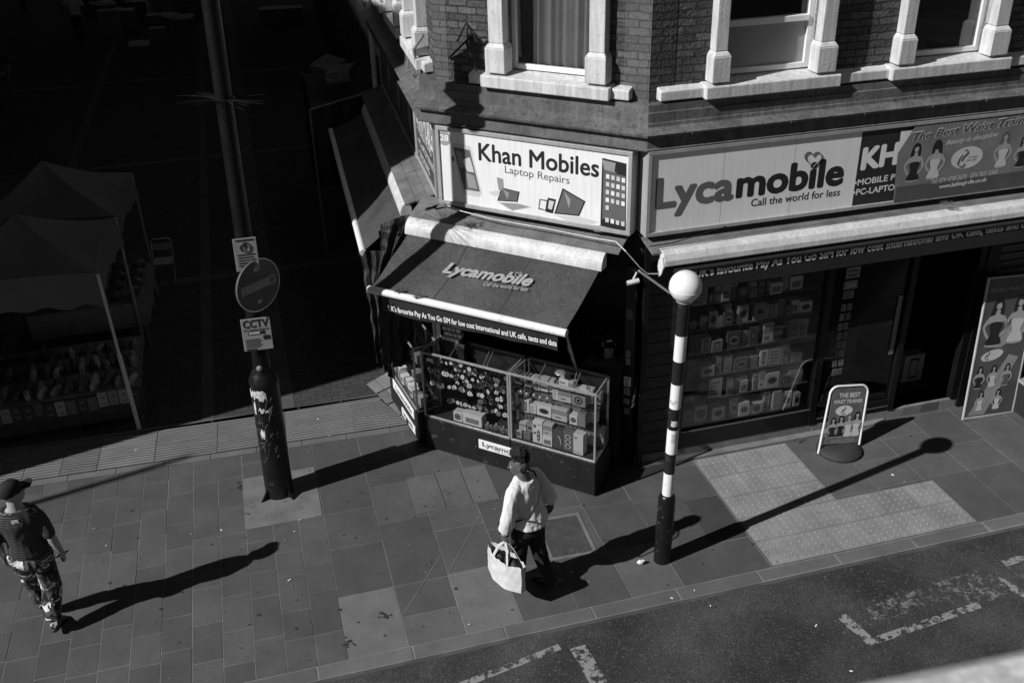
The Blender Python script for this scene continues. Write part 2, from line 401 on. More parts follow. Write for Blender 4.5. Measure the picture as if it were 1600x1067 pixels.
# tactile paving
def domes(mb, x0, x1, y0, y1, z, p=.0667, r_=.0125, h=.006):
    nx, ny = int((x1-x0)/p), int((y1-y0)/p)
    for i in range(nx):
        for j in range(ny):
            cx, cy = x0+(i+.5)*(x1-x0)/nx, y0+(j+.5)*(y1-y0)/ny
            v = [(cx+r_*math.cos(k*math.pi/4), cy+r_*math.sin(k*math.pi/4), z) for k in range(8)] + [(cx+r_*.6*math.cos(k*math.pi/4), cy+r_*.6*math.sin(k*math.pi/4), z+h) for k in range(8)]
            mb.add(v, [(k, (k+1) % 8, 8+(k+1) % 8, 8+k) for k in range(8)]+[tuple(range(8, 16))], 0, 1.25)
mb = MB()
for (nx, ny, X0, X1, Y0, Y1) in ((6, 2, 4.40, 6.86, .01, .80), (3, 3, 4.40, 5.62, .80, 1.98)):
    for i in range(nx):
        for j in range(ny):
            a, b = X0+(X1-X0)*i/nx, X0+(X1-X0)*(i+1)/nx; c, d = Y0+(Y1-Y0)*j/ny, Y0+(Y1-Y0)*(j+1)/ny
            mb.box(a+.003, b-.003, c+.003, d-.003, -.01, .005, 0, random.uniform(.88, 1.12)); domes(mb, a+.01, b-.01, c+.01, d-.01, .005)
struct(mb.build('tactile_paving', tact_m, None, FK.M))
# pedestrian street
mb = MB(); mb.box(-30, 3.2, 3.82, 60, -.05, 0.002); struct(mb.build('market_street', setts, None, FK.M))
mb = MB()
for a, b in ((-.26-.14, -.26+.14), (-1.32, -1.16), (-4.2, -4.0)): mb.box(a, b, 4.62, 55, -.01, .006)
for yy in (9.2, 16, 24, 33): mb.box(-14, 2.9, yy, yy+.22, -.012, .0045)
mb.box(-12, 1.0, 4.58, 4.66, -.01, .008)
struct(mb.build('paving_bands', mat('band_stone', .075, .2, 3, .9, .2, 100, fine=.15), None, FK.M))
# ribbed strip
mb = MB(); GA = R(12.64)-AZR
x0 = -7.2; seg = 0
gm = Matrix.Translation((-1.44, 3.88, 0)) @ Matrix.Rotation(GA, 4, 'Z')
xs = [-6.5, -5.6, -4.7, -3.75, -2.85, -1.98, -1.55, -1.12, -.45, .3, 1.15, 2.0, 2.72]
for a, b in zip(xs[:-1], xs[1:]):
    t = random.uniform(.85, 1.15); dz = random.uniform(-.002, .003)
    mb.box(a+.004, b-.004, 0, .72, -.02, .004, 1, 1.)
    for k in range(13):
        y0 = .012+k*.0548; bb = b if b < 2 else 2.72 - k*.025
        mb.box(a+.004, bb-.004, y0, y0+.034, .004, .015+dz, 0, t*random.uniform(.94, 1.06))
struct(mb.build('ribbed_paving_strip', [groove_m, groove_dk], None, FK.M @ gm))
mb = MB(); x = -7.
while x < 2.6:
    mb.box(x, x+.55, -.12, -.006, -.02, .008, 0, random.uniform(.9, 1.2)); x += .556
x = -7.
while x < 2.2:
    mb.box(x, x+.55, .726, .82, -.02, .008, 0, random.uniform(.9, 1.2)); x += .556
struct(mb.build('strip_edging', kerb_m, None, FK.M @ gm, bevel=.003))
# pale tiles beside the kiosk
tile_m = mat('pale_tile', .22, .15, 4, .7, fine=.1, tone=True)
mb = MB(); ang = R(35)
tp = [G(569, 598), G(608, 578), G(668, 650), G(640, 668), G(600, 632)]
p0, p1, p2, p3 = G(572, 600, .0), G(612, 578, .0), G(690, 655, .0), G(642, 668, .0)
for i in range(4):
    for j in range(3):
        def q(u, v): return (p0.lerp(p3, u)).lerp(p1.lerp(p2, u), v)
        a, b, c, d = q(i/4+.012, j/3+.012), q((i+1)/4-.012, j/3+.012), q((i+1)/4-.012, (j+1)/3-.012), q(i/4+.012, (j+1)/3-.012)
        Z = Vector((0, 0, 1)); mb.hexa([x_-Z*.02 for x_ in (a, b, c, d)], [x_+Z*.012 for x_ in (a, b, c, d)], 0, random.uniform(.7, 1.25))
struct(mb.build('pale_threshold_tiles', tile_m, None, I4, bevel=.002))
# road markings
paint = worn_paint('road_paint', .24, .495, 14)
def strip(mb, a, b, wd, z):
    a, b = Vector((a[0], a[1], z)), Vector((b[0], b[1], z)); n_ = (b-a).cross(Vector((0, 0, 1))).normalized()*wd/2
    mb.quad(a+n_, b+n_, b-n_, a-n_)
paint2 = worn_paint('road_paint_faint', .16, .55, 12)
mb = MB(); mz = -.047
for a, b, wd in (((.75, -.60), (1.96, -.37), .075), ((2.12, -.42), (2.17, -.95), .16), ((4.72, -.78), (4.81, -1.2), .11), ((4.76, -1.17), (6.1, -1.04), .085), ((6.5, -.78), (6.64, -1.1), .10), ((6.72, -.60), (7.2, -.57), .09)):
    strip(mb, a, b, wd, mz); mz += .0006
struct(mb.build('road_markings', paint, None, FK.M))
mb = MB(); mz = -.0475
for a, b, wd in (((4.9, -.92), (6.5, -.72), .12), ((5.0, -.80), (6.6, -.62), .10), ((6.0, -.95), (6.6, -.88), .2)):
    strip(mb, a, b, wd, mz); mz += .0002
struct(mb.build('faint_road_markings', paint2, None, FK.M))
wear = worn_paint('road_patching', .09, .56, 14)
mb = MB(); mb.quad((4.6, -1.0, -.048), (6.9, -.95, -.048), (7.0, -.55, -.048), (4.9, -.68, -.048)); struct(mb.build('worn_marking_remains', wear, None, FK.M))
# manhole cover
mh = thing('manhole_cover', FK.M @ at(2.49, 1.1, 0, R(-2)), 'square chequered metal manhole cover in pale frame behind the woman', 'manhole cover')
mb = MB(); W, H_ = .26, .35
for a in ((-W, W, -H_, -H_+.04), (-W, W, H_-.04, H_), (-W, -W+.04, -H_+.04, H_-.04), (W-.04, W, -H_+.04, H_-.04)): mb.box(*a, -.01, .007)
mb.build('frame', mat('cast_frame', .15, .2, 6, .7, .2), mh, WM(mh))
mb = MB(); mb.box(-W+.045, W-.045, -H_+.045, H_-.045, -.01, .003)
for i in range(13):
    for j in range(18):
        if 5 < i < 8 and j < 2: continue
        cx, cy = -W+.06+i*(2*W-.12)/12, -H_+.06+j*(2*H_-.12)/17
        mb.box(cx-.012, cx+.012, cy-.011, cy+.011, .003, .007)
mb.box(-.035, .035, -H_+.06, -H_+.13, .003, .008)
mb.build('cover_plate', mat('cast_iron', .07, .25, 8, .55, .2, 60), mh, WM(mh))

# ------------------------------------------------------------------ off-frame block across the market street (throws the big shadow)
blk = thing('opposite_building', at(-8.9, 8.5, 0, R(112)), 'brick building across the market street from the corner shop', 'building')
mb = MB(); mb.box(0, 14, 0, 9, 0, 11.6); mb.box(14.01, 60, 0, 9, 0, 19)
mb.build('wall', brick, blk, WM(blk))
mb = MB(); mb.box(-.0, 14, -.06, -.003, 10.9, 11.1)
mb.build('cornice', white_paint, blk, WM(blk))

dl = thing('mast', at(-13.1, 5.35), 'tall thin black mast across the market entrance, left of the picture', 'mast')
mb = MB(); mb.lathe([(.11, 0), (.10, 1.2), (.06, 1.25), (.045, 7.9), (.02, 8.0)], seg=16); mb.build('pole', black_gloss, dl, WM(dl), smooth=True)
mb = MB(); mb.lathe([(.03, 7.99), (.05, 8.02), (.02, 8.1)], seg=12); mb.build('cap', black_gloss, dl, WM(dl), smooth=True)

# ------------------------------------------------------------------ corner building
bd = thing('corner_building', at(Kp.x, Kp.y), 'brick corner building with white window surrounds above three shop fronts', 'building')
PTS = [FL.w(-5.6, 0, 0), Lp, Kp, FR.w(6.5, 0, 0)]
NRM = [FL.n, FC.n, FR.n]
def offp(i, o):
    if i == 0: return PTS[0] + NRM[0]*o
    if i == 3: return PTS[3] + NRM[2]*o
    a, b = NRM[i-1], NRM[i]; k = (a+b); return PTS[i] + k*(o/(1+a.dot(b)))
def sweep(mb, prof, m=0, i0=0, i1=3):
    for k in range(len(prof)-1):
        (o0, z0), (o1, z1) = prof[k], prof[k+1]
        for i in range(i0, i1):
            a, b, c, d = offp(i, o0), offp(i+1, o0), offp(i+1, o1), offp(i, o1)
            n = 6
            for q in range(n):
                u0, u1 = q/n, (q+1)/n
                A_, B_, C_, D_ = a.lerp(b, u0), a.lerp(b, u1), d.lerp(c, u1), d.lerp(c, u0)
                mb.quad((A_.x, A_.y, z0), (B_.x, B_.y, z0), (C_.x, C_.y, z1), (D_.x, D_.y, z1), m)
def wallp(name, F, s0, s1, z0, z1, ops, m_, depth=.22):
    xs = sorted({s0, s1, *[v for o in ops for v in o[:2]]}); zs = sorted({z0, z1, *[v for o in ops for v in o[2:]]})
    mb = MB()
    for a, b in zip(xs[:-1], xs[1:]):
        for c, d in zip(zs[:-1], zs[1:]):
            if any(o[0]-1e-6 <= a and b <= o[1]+1e-6 and o[2]-1e-6 <= c and d <= o[3]+1e-6 for o in ops): continue
            mb.fr(a, b, c, d, 0)
    for a, b, c, d in ops:
        mb.quad((a, 0, c), (a, 0, d), (a, depth, d), (a, depth, c)); mb.quad((b, 0, d), (b, 0, c), (b, depth, c), (b, depth, d))
        mb.quad((a, 0, c), (a, depth, c), (b, depth, c), (b, 0, c)); mb.quad((a, 0, d), (b, 0, d), (b, depth, d), (a, depth, d))
    return mb.build(name, m_, bd, F.M)
ZW = 4.25
RW = [(-2.30, -1.29), (-.22, .74), (1.9, 2.9), (4.0, 5.0)]
CW = [(-1.56, -.60)]
LW = [(-1.45, -.62), (-3.2, -2.35), (-5.0, -4.15)]
wallp('brick_wall', FR, -3.06, 6.5, ZW, 8.5, [(a, b, 4.5, 6.3) for a, b in RW], brick)
wallp('brick_wall', FC, -2.47, 0, ZW, 8.5, [(a, b, 4.5, 6.3) for a, b in CW], brick)
wallp('brick_wall', FL, -5.6, 0, ZW, 8.5, [(a, b, 4.5, 6.3) for a, b in LW], brick)
# corner quoins: smooth brick, darker on the right-hand face, 3 mm proud
mb = MB()
for F, a, b in ((FC, -.27, .003),): mb.box(a, b, -.004, .0, 4.27, 8.5)
mb.build('quoin', brick_q, bd, FC.M)
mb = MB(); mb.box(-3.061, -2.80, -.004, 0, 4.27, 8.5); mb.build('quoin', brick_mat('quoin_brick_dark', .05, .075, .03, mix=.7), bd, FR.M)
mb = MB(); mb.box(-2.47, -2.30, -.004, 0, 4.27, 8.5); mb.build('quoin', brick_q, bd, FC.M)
mb = MB()   # shell behind: roof, floors, back
back = [FR.w(6.5, 8, 0), FL.w(-5.6, 8, 0)]
poly = [offp(0, -.3), offp(1, -.3), offp(2, -.3), offp(3, -.3), back[0], back[1]]
for z in (3.95, 8.45):
    mb.add([(p.x, p.y, z) for p in poly], [tuple(range(6))])
for i in (3, 4, 5):
    a, b = poly[i], poly[(i+1) % 6]; mb.quad((a.x, a.y, 0), (b.x, b.y, 0), (b.x, b.y, 8.45), (a.x, a.y, 8.45))
mb.build('inner_shell', dark_wood, bd, at(0, 0))
poly2 = [offp(0, -.02), offp(1, -.02), offp(2, -.02), offp(3, -.02), back[0], back[1]]
mb = MB(); mb.add([(p.x, p.y, .135) for p in poly2], [tuple(range(6))]); mb.build('shop_floor', mat('shop_floor', .04, .2, 3, .6), bd, I4)
# mouldings between shop fronts and first floor
mb = MB()
sweep(mb, [(-.05, 3.94), (.238, 3.957), (.242, 3.968), (.208, 3.975), (.20, 4.085), (.21, 4.09)])
mb.build('fascia_moulding', cornice_m, bd, I4)
mb = MB(); sweep(mb, [(.20, 4.09), (.258, 4.10), (.266, 4.125), (.135, 4.165), (.13, 4.20), (.118, 4.205), (.116, 4.30), (.095, 4.305), (.09, 4.375), (-.1, 4.385)])
mb.build('cornice', lead_m, bd, I4)
for F, a, b in ((FC, -2.3, 0), (FR, -3.1, 6.4)):
    x = a+.4
    while x < b: mb = MB(); mb.hexa([(x, -.268, 4.10), (x+.012, -.268, 4.10), (x+.012, -.12, 4.10), (x, -.12, 4.10)], [(x, -.268, 4.128), (x+.012, -.268, 4.128), (x+.012, -.12, 4.172), (x, -.12, 4.172)]); x += random.uniform(.6, 1.1); mb.build('cornice_joint', cornice_m, bd, F.M)
mb = MB(); sweep(mb, [(0, 2.5), (.0, 2.99), (.02, 2.99)]); sweep(mb, [(-.02, 3.0), (-.02, 3.95)])
mb.build('signboard_backing', black_matt, bd, I4)
# weathered board ledge below the signs, over the awnings
def ledge(F, s0, s1, o1=.36, z0=3.0, z1=2.875):
    mb = MB(); n = 3
    for k in range(n):
        a, b = k/n, (k+1)/n; y0, y1 = -(.02+(o1-.02)*a), -(.02+(o1-.02)*b)+.004; za, zb = z0+(z1-z0)*a, z0+(z1-z0)*b+.003
        x = s0
        while x < s1-.05:
            l = min(random.uniform(.8, 1.7), s1-x); j = random.uniform(-.004, .004)
            mb.hexa([(x, y1, zb-.02+j), (x+l-.006, y1, zb-.02+j), (x+l-.006, y0, za-.02+j), (x, y0, za-.02+j)], [(x, y1, zb+j), (x+l-.006, y1, zb+j), (x+l-.006, y0, za+j), (x, y0, za+j)])
            x += l
    mb.build('weather_board', ledge_m, bd, F.M)
ledge(FC, -2.72, -.12); ledge(FR, -3.12, 6.4, .42, 3.0, 2.93); ledge(FL, -5.5, -.2, .42)
# sills
def sill_course(F, s0, s1, blocks):
    mb = MB()
    mb.hexa([(s0, -.10, 4.40), (s1, -.10, 4.40), (s1, 0.02, 4.40), (s0, 0.02, 4.40)], [(s0, -.10, 4.50), (s1, -.10, 4.50), (s1, 0.02, 4.53), (s0, 0.02, 4.53)])
    mb.build('string_course', white_paint, bd, F.M, bevel=.012)
    for a, b in blocks:
        mb = MB()
        mb.hexa([(a, -.165, 4.39), (b, -.165, 4.39), (b, .2, 4.39), (a, .2, 4.39)], [(a, -.165, 4.515), (b, -.165, 4.515), (b, .2, 4.56), (a, .2, 4.56)])
        mb.build('window_sill', white_paint, bd, F.M, bevel=.012)
sill_course(FR, -2.98, 6.5, [(a-.22, b+.26) for a, b in RW])
sill_course(FC, -2.0, -.17, [(a-.26, b+.24) for a, b in CW])
sill_course(FL, -5.6, -.2, [(a-.26, b+.26) for a, b in LW])
def pillar(F, x0, x1, wide=.03):
    mb = MB()
    mb.box(x0-wide, x1+wide, -.155, .03, 4.545, 4.80)
    mb.hexa([(x0-wide, -.155, 4.80), (x1+wide, -.155, 4.80), (x1+wide, .03, 4.80), (x0-wide, .03, 4.80)], [(x0, -.12, 4.845), (x1, -.12, 4.845), (x1, .03, 4.845), (x0, .03, 4.845)])
    mb.box(x0, x1, -.12, .05, 4.845, 6.3)
    mb.box(x0-wide, x1+wide, -.14, .03, 6.3, 6.5)
    mb.build('window_pillar', white_paint, bd, F.M, bevel=.01)
def window(F, a, b, kind):
    fr = MB(); y0, y1 = .07, .13; t = .055
    fr.box(a, a+t, y0, y1, 4.56, 6.3); fr.box(b-t, b, y0, y1, 4.56, 6.3)
    fr.box(a+t, b-t, y0, y1, 4.56, 4.56+t); fr.box(a+t, b-t, y0, y1, 6.3-t, 6.3)
    if kind in ('sash', 'panel'): fr.box(a+t, b-t, y0-.02, y1, 5.03, 5.09)
    fo = fr.build('window_frame', upvc, bd, F.M, bevel=.006)
    mb = MB(); mb.box(a+t, b-t, .10, .104, 4.56+t, 5.03 if kind == 'panel' else 6.3-t)
    if kind == 'panel': mb.build('lower_panel', mat('pale_window_panel', .30, .08, 2, .4), fo, F.M); mb = MB(); mb.box(a+t, b-t, .10, .104, 5.09, 6.3-t)
    mb.build('pane', win_glass, fo, F.M)
    for q in (a-.01, b): mb = MB(); mb.box(q, q+.01, .0, .13, 4.56, 6.3); mb.build('reveal', white_paint, fo, F.M)
    mb = MB(); mb.box(a-.1, b+.1, .0, .05, 6.32, 6.5); mb.build('lintel', white_paint, fo, F.M)
    # black sheet standing in for the shade of the room behind
    mb = MB(); mb.quad((a-.2, 1.2, 4.3), (b+.2, 1.2, 4.3), (b+.2, 1.2, 6.5), (a-.2, 1.2, 6.5)); mb.build('room_backdrop', black_matt, fo, F.M)
    if kind == 'curtain':
        n = 90; v = []; f = []; x0, x1 = a+.19, b-.02
        for i in range(n+1):
            u = i/n; x = x0+(x1-x0)*u
            for j, z in enumerate((4.6, 5.2, 5.8, 6.3)):
                amp = .030*(1+.3*math.sin(u*7)); y = .19 + amp*math.sin(u*2*math.pi*5.6 + 1.3*math.sin(u*9)) + .01*math.sin(u*61)
                v.append((x + (.03*(j/3)), y, z))
        for i in range(n):
            for j in range(3): k = i*4+j; f.append((k, k+4, k+5, k+1))
        mb = MB(); mb.add(v, f); mb.build('curtain', mat('curtain_cloth', .5, .12, 3, .85), fo, F.M, smooth=True)
for i, (a, b) in enumerate(RW):
    pillar(FR, a-.135, a); pillar(FR, b, b+.16); window(FR, a, b, ['panel', 'plain', 'sash', 'plain'][i])
for a, b in CW: pillar(FC, a-.17, a); pillar(FC, b, b+.17); window(FC, a, b, 'curtain')
for a, b in LW: pillar(FL, a-.17, a); pillar(FL, b, b+.17); window(FL, a, b, 'plain')
# iron bracket on the brick beside the chamfer window
mb = MB()
def bt(p): return (p[0], -p[1], p[2])
mb.tube([bt((-2.28, .02, 4.62)), bt((-1.98, .10, 4.86)), bt((-1.80, .04, 4.88))], .011, 6)
mb.tube([bt((-2.0, .12, 4.84)), bt((-1.86, .16, 4.55))], .01, 6); mb.tube([bt((-2.12, .10, 4.82)), bt((-2.05, .01, 5.0)), bt((-1.86, .12, 4.84))], .01, 6)
tag(mb.build('iron_bracket', black_matt, None, FC.M), 'small black iron bracket fixed to the brick left of the curtained window', 'bracket')
mb = MB(); mb.tube([bt((-.42, .14, 4.40)), bt((-.40, .17, 4.62)), bt((-.36, .06, 4.78))], .018, 8); mb.tube([bt((-.42, .15, 4.42)), bt((-.75, .22, 4.3)), bt((-.95, .2, 4.26)), bt((-1.05, .15, 4.4)), bt((-.9, .1, 4.5))], .007, 6)
tag(mb.build('ledge_cable', mat('cable_grey', .2), None, FL.M), 'loose grey cable and pipe end at the corner of the upper ledge', 'cable')

# ------------------------------------------------------------------ ground floor of the right shop front
mb = MB()
mb.box(-3.0, .32, -.10, .0, -.02, .03); mb.box(-.72, 1.42, -.012, .3, -.02, .135); mb.box(-3.05, -.722, -.012, .3, -.02, .135)
mb.build('step', mat('step_stone', .17, .25, 4, .85, .3, 60, fine=.2), bd, FR.M, bevel=.01)
mb = MB()
x = -.7
while x < 1.35: mb.box(x, x+.255, -.018, -.013, .0, .125, 0, random.uniform(.4, 1.2)); x += .26
mb.build('step_tiles', tile_m, bd, FR.M)
mb = MB()
for a, b in ((-2.56, -2.48), (-.77, -.68), (.34, .42), (1.26, 1.36)): mb.box(a, b, -.03, .06, .14, 2.55)
mb.box(-2.48, -.77, -.02, .05, .14, .36); mb.box(-.68, .34, -.02, .05, .14, .30)
mb.box(-3.05, 1.5, -.03, .06, 2.551, 2.66); mb.box(1.361, 1.52, -.05, .1, .02, 2.6)
mb.build('shopfront_frame', black_gloss, bd, FR.M, bevel=.004)
mb = MB(); mb.box(-2.5, -.75, -.024, -.021, .355, .375); mb.box(-.7, .35, -.024, -.021, .20, .215)
mb.build('frame_trim', mat('trim_grey', .12), bd, FR.M)
mb = MB(); mb.box(-2.48, -.77, .01, .016, .36, 2.55); mb.build('shop_window', shop_glass, bd, FR.M)
mb = MB(); mb.box(-.68, .34, .01, .016, .30, 2.55); mb.build('door_glass', glass_mat('door_glass', .8, .12), bd, FR.M)
mb = MB()
for k in range(16): mb.box(-2.98, -2.565, -.012-.0*k, .02, .15+k*.15, .15+k*.15+.142)
mb.build('slatted_panel', mat('slat_grey', .022, .2, 6, .5), bd, FR.M, bevel=.004)
mb = MB()
for k in range(24): mb.hexa([(1.53, -.03, .03+k*.105), (6.4, -.03, .03+k*.105), (6.4, .03, .03+k*.105), (1.53, .03, .03+k*.105)], [(1.53, -.045, .03+k*.105+.1), (6.4, -.045, .03+k*.105+.1), (6.4, .03, .03+k*.105+.1), (1.53, .03, .03+k*.105+.1)])
mb.build('roller_shutter', mat('shutter_grey', .03, .2, 4, .5), bd, FR.M)
# doorway chain and interior
mb = MB(); mb.tube([(.46, .1, .4), (.455, .08, 2.5)], .006, 6); mb.build('door_chain', black_gloss, bd, FR.M)
mb = MB(); mb.quad((-3.0, 2.6, .14), (6.4, 2.6, .14), (6.4, 2.6, 2.9), (-3.0, 2.6, 2.9)); mb.quad((-2.5, .75, .14), (-.75, .75, .14), (-.75, .75, 2.5), (-2.5, .75, 2.5)); mb.build('partition', black_matt, bd, FR.M)
mb = MB(); mb.quad((-3.0, -.0, 2.67), (6.4, 0, 2.67), (6.4, 2.6, 2.67), (-3, 2.6, 2.67)); mb.build('shop_ceiling', dark_wood, bd, FR.M)
# corner pilasters
mb = MB(); mb.box(-.15, -.02, -.06, .1, .0, 2.62); mb.build('pilaster', black_gloss, bd, FC.M, bevel=.006)
mb = MB(); mb.box(-3.04, -2.985, -.05, .1, .14, 2.62); mb.box(-3.06, -2.99, -.09, -.055, 0, 2.95); mb.build('pilaster', black_gloss, bd, FR.M, bevel=.006)
mb = MB(); mb.box(-2.46, -2.36, -.04, .1, 0, 2.62); mb.build('pilaster', black_gloss, bd, FC.M, bevel=.006)
# interior of the kiosk
mb = MB(); mb.quad((-2.4, 1.3, .0), (-.1, 1.3, 0), (-.1, 1.3, 2.8), (-2.4, 1.3, 2.8)); mb.quad((-2.46, 0, 2.66), (0, 0, 2.66), (0, 1.3, 2.66), (-2.46, 1.3, 2.66)); mb.build('kiosk_lining', dark_wood, bd, FC.M)
# left shop front
mb = MB(); mb.box(-5.6, -.04, .0, .12, 0, 2.62)
for k in range(8): mb.box(-5.5+k*.68, -5.44+k*.68, -.03, -.002, .03, 2.5)
mb.build('side_shopfront', mat('side_shopfront', .03, .3, 4, .7, .2), bd, FL.M)
mb = MB(); mb.box(-.55, -.02, -.12, .0, -.02, .16); mb.build('plinth', mat('step_stone', .17), bd, FL.M, bevel=.01)
# stickers on pilaster and door
def small_poster(name, F, x0, x1, z0, z1, o, label, cat='sticker', tone=.5, lines=3, group=None, dark=.05):
    r_ = MB(); r_.box(x0, x1, -o, -o+.002, z0, z1)
    t = thing(name, on(F, (x0+x1)/2, -o, z0), label, cat, group)
    r_.build('paper', mat('paper_%02d' % int(tone*100), tone, .1, 6, .6), t, F.M)
    p = MB(); h = (z1-z0)/(lines*2+1)
    for k in range(lines): p.fr(x0+(x1-x0)*.12, x0+(x1-x0)*random.uniform(.6, .9), z0+h*(1+2*k), z0+h*(1.8+2*k), o+.0015)
    p.build('print', mat('print_%02d' % int(dark*100), dark, .2, 9, .6), t, F.M)
    return t
pil = [(-.13, -.06, 1.98, 2.10, .12, 'dark square sticker with a pale rim high on the corner pilaster'),
       (-.12, -.07, 1.50, 1.58, .25, 'grey sticker on the corner pilaster, upper of a close pair'), (-.12, -.07, 1.40, 1.48, .25, 'grey sticker on the corner pilaster, lower of a close pair'),
       (-.135, -.05, 1.12, 1.24, .75, 'bright white sticker with an arrow at mid height of the corner pilaster'), (-.13, -.06, 1.0, 1.10, .3, 'torn pale sticker just below the bright white one on the pilaster'),
       (-.13, -.06, .88, .95, .3, 'wide grey sticker low on the corner pilaster'), (-.12, -.06, .74, .82, .22, 'dim square sticker near the foot of the corner pilaster')]
for a, b, c, d, t, l in pil: small_poster('sticker', FC, a, b, c, d, .064, l, tone=t)
k = 0
for j in range(9):
    z = 1.75-j*.095
    for i in range(2):
        x = -2.982+ i*.0; k += 1
DS = [(-.52, -.34, 2.08, 2.22, .2, 2), (-.53, -.35, 1.94, 2.05, .16, 1), (-.52, -.38, 1.82, 1.92, .13, 2)]
for n_, (a, b, c, d, t, ln) in enumerate(DS):
    small_poster('alarm_notice', FR, a, b, c, d, -.004, ['pale alarm notice at the top of the shop door glass', 'second alarm notice down on the shop door glass', 'smallest alarm notice of three on the shop door glass'][n_], 'notice', t, ln)
n_ = 0
for j in range(8):
    for i in range(2):
        z = 1.66-j*.125; x = -.52+i*.075 + random.uniform(-.008, .008)
        small_poster('card_sticker', FR, x, x+.06, z, z+.09, -.004, 'small grey card sticker on the shop door glass, %s row down, %s side' % (ORD[j], ['left', 'right'][i]), 'sticker', random.choice([.16, .22, .12]), 2, 'card stickers on the door glass'); n_ += 1
text('alarm_text', 'Alarm', -.50, -.37, 1.97, .05, ink_pale, bd, off(FR, -.001))
mb = MB(); mb.box(.24, .30, .0, .006, .95, 1.75); q = tag(mb.build('paper_strip', mat('paper_strip', .16, .3, 20), None, FR.M), 'tall narrow strip of printed paper on the door glass beside the doorway', 'poster')

# ------------------------------------------------------------------ signs
def sign_box(name, F, s0, s1, z0, z1, label, panels, cat='sign', fw=.045, o=.22, tilt=0):
    t = thing(name, on(F, (s0+s1)/2, 0, z0), label, cat)
    mb = MB()
    mb.box(s0, s1, -o-.02, -.001, z0, z0+fw); mb.box(s0, s1, -o-.02, -.001, z1-fw, z1)
    mb.box(s0, s0+fw, -o-.02, -.001, z0+fw, z1-fw); mb.box(s1-fw, s1, -o-.02, -.001, z0+fw, z1-fw)
    mb.build('frame', frame_m, t, F.M, bevel=.006)
    for (nm, a, b, mm) in panels:
        mb = MB(); mb.box(a, b, -o, -.01, z0+fw, z1-fw); mb.build(nm, mm, t, F.M)
    return t
O1 = .2208
# the chamfer sign
sA = sign_box('shop_sign', FC, -2.375, -.055, 3.035, 3.935, 'bright white shop sign with a phone at each end and bold dark lettering', [('panel', -2.33, -.10, sign_white)])
def A(x, y, o=O1): return FC.at(x, y, o)
def tline(name, F, o, s_, pl, pr, capy, m_, par, bold=0, shear=0):
    """pl: left end of baseline (px), pr: right end of baseline (px), capy: top of first capital (px y)"""
    a, za = F.at(pl[0], pl[1], o); b, zb = F.at(pr[0], pr[1], o); _, zc = F.at(pl[0], capy, o)
    return text(name, s_, a, b, za, zc-za, m_, par, off(F, o), bold, shear, (zb-za)/(b-a))
tline('lettering', FC, O1, 'Khan Mobiles', (748, 250), (936, 277), 224, ink, sA, .022)
tline('lettering', FC, O1, 'Laptop Repairs', (789, 270), (890, 288), 259, ink_grey, sA, .006)
mb = MB(); c = A(694, 216); mb.fe(c[0], c[1], .085, .085, O1, 0, 28); mb.build('number_badge', mat('badge_grey', .32), sA, FC.M)
text('number', '28', c[0]-.055, c[0]+.055, c[1]-.03, .065, sign_white, sA, off(FC, O1+.0008), .02)
def pp(F, pts, o): return [F.at(x, y, o) for x, y in pts]
def picture(name, F, par, o, layers, mats, label=None):
    mb = MB()
    for i, (pts, mi) in enumerate(layers): mb.fp(pp(F, pts, o+.0003*i)[::-1], o+.0003*i, mi)
    # orientation: points are given clockwise in the picture
    return mb.build(name, mats, par, F.M, label=label)
pm = [ink, ink_grey, ink_mid, ink_pale, sign_white]
picture('phone_picture', FC, sA, O1, [([(706, 223), (735, 229), (753, 303), (749, 308), (722, 303)], 3), ([(708, 230), (734, 235), (750, 300), (725, 296)], 1), ([(712, 236), (722, 238), (726, 262), (718, 262)], 2), ([(722, 250), (734, 246), (741, 270), (730, 268)], 3), ([(728, 270), (741, 275), (746, 296), (732, 293)], 2)], pm)
picture('phone_back_picture', FC, sA, O1-.001, [([(694, 236), (708, 238), (722, 312), (694, 308)], 3), ([(695.5, 238), (707, 240), (720, 310), (695.5, 306.5)], 4), ([(706, 244), (709, 245), (710, 252), (707, 252)], 0)], pm)
def laptop(name, pts_s, pts_b, extra=()):
    L_ = [(pts_b, 3)] ; q = [((x*.85+sum(a for a, _ in pts_b)/4*.15), (y*.85+sum(b for _, b in pts_b)/4*.15)) for x, y in pts_b]
    L_ += [(q, 2), (pts_s, 0)]; cx, cy = sum(a for a, _ in pts_s)/4, sum(b for _, b in pts_s)/4
    L_.append(([(x*.88+cx*.12, y*.88+cy*.12) for x, y in pts_s], 1)); p = pts_s
    L_.append(([(p[0][0]*.8+cx*.2, p[0][1]*.8+cy*.2), (cx, cy*.7+p[0][1]*.3), (cx-2, cy+6)], 2))
    picture(name, FC, sA, O1, L_, pm)
laptop('laptop_picture', [(879, 294), (915, 315), (905, 338), (866, 334)], [(866, 336), (905, 339), (936, 347), (922, 352), (895, 350)])
laptop('laptop_picture', [(783, 293), (812, 300), (809, 316), (777, 314)], [(777, 316), (810, 318), (832, 324), (800, 330)])
picture('tablet_picture', FC, sA, O1-.0005, [([(843, 311), (856, 313), (853, 330), (841, 327)], 1), ([(845, 313), (854, 315), (852, 328), (843, 325)], 4), ([(856, 309), (869, 312), (864, 334), (852, 331)], 0), ([(858, 313), (866, 315), (862, 328), (856, 326)], 3), ([(776, 277), (786, 280), (788, 300), (779, 297)], 2), ([(763, 300), (779, 298), (781, 305), (770, 306)], 3)], pm)
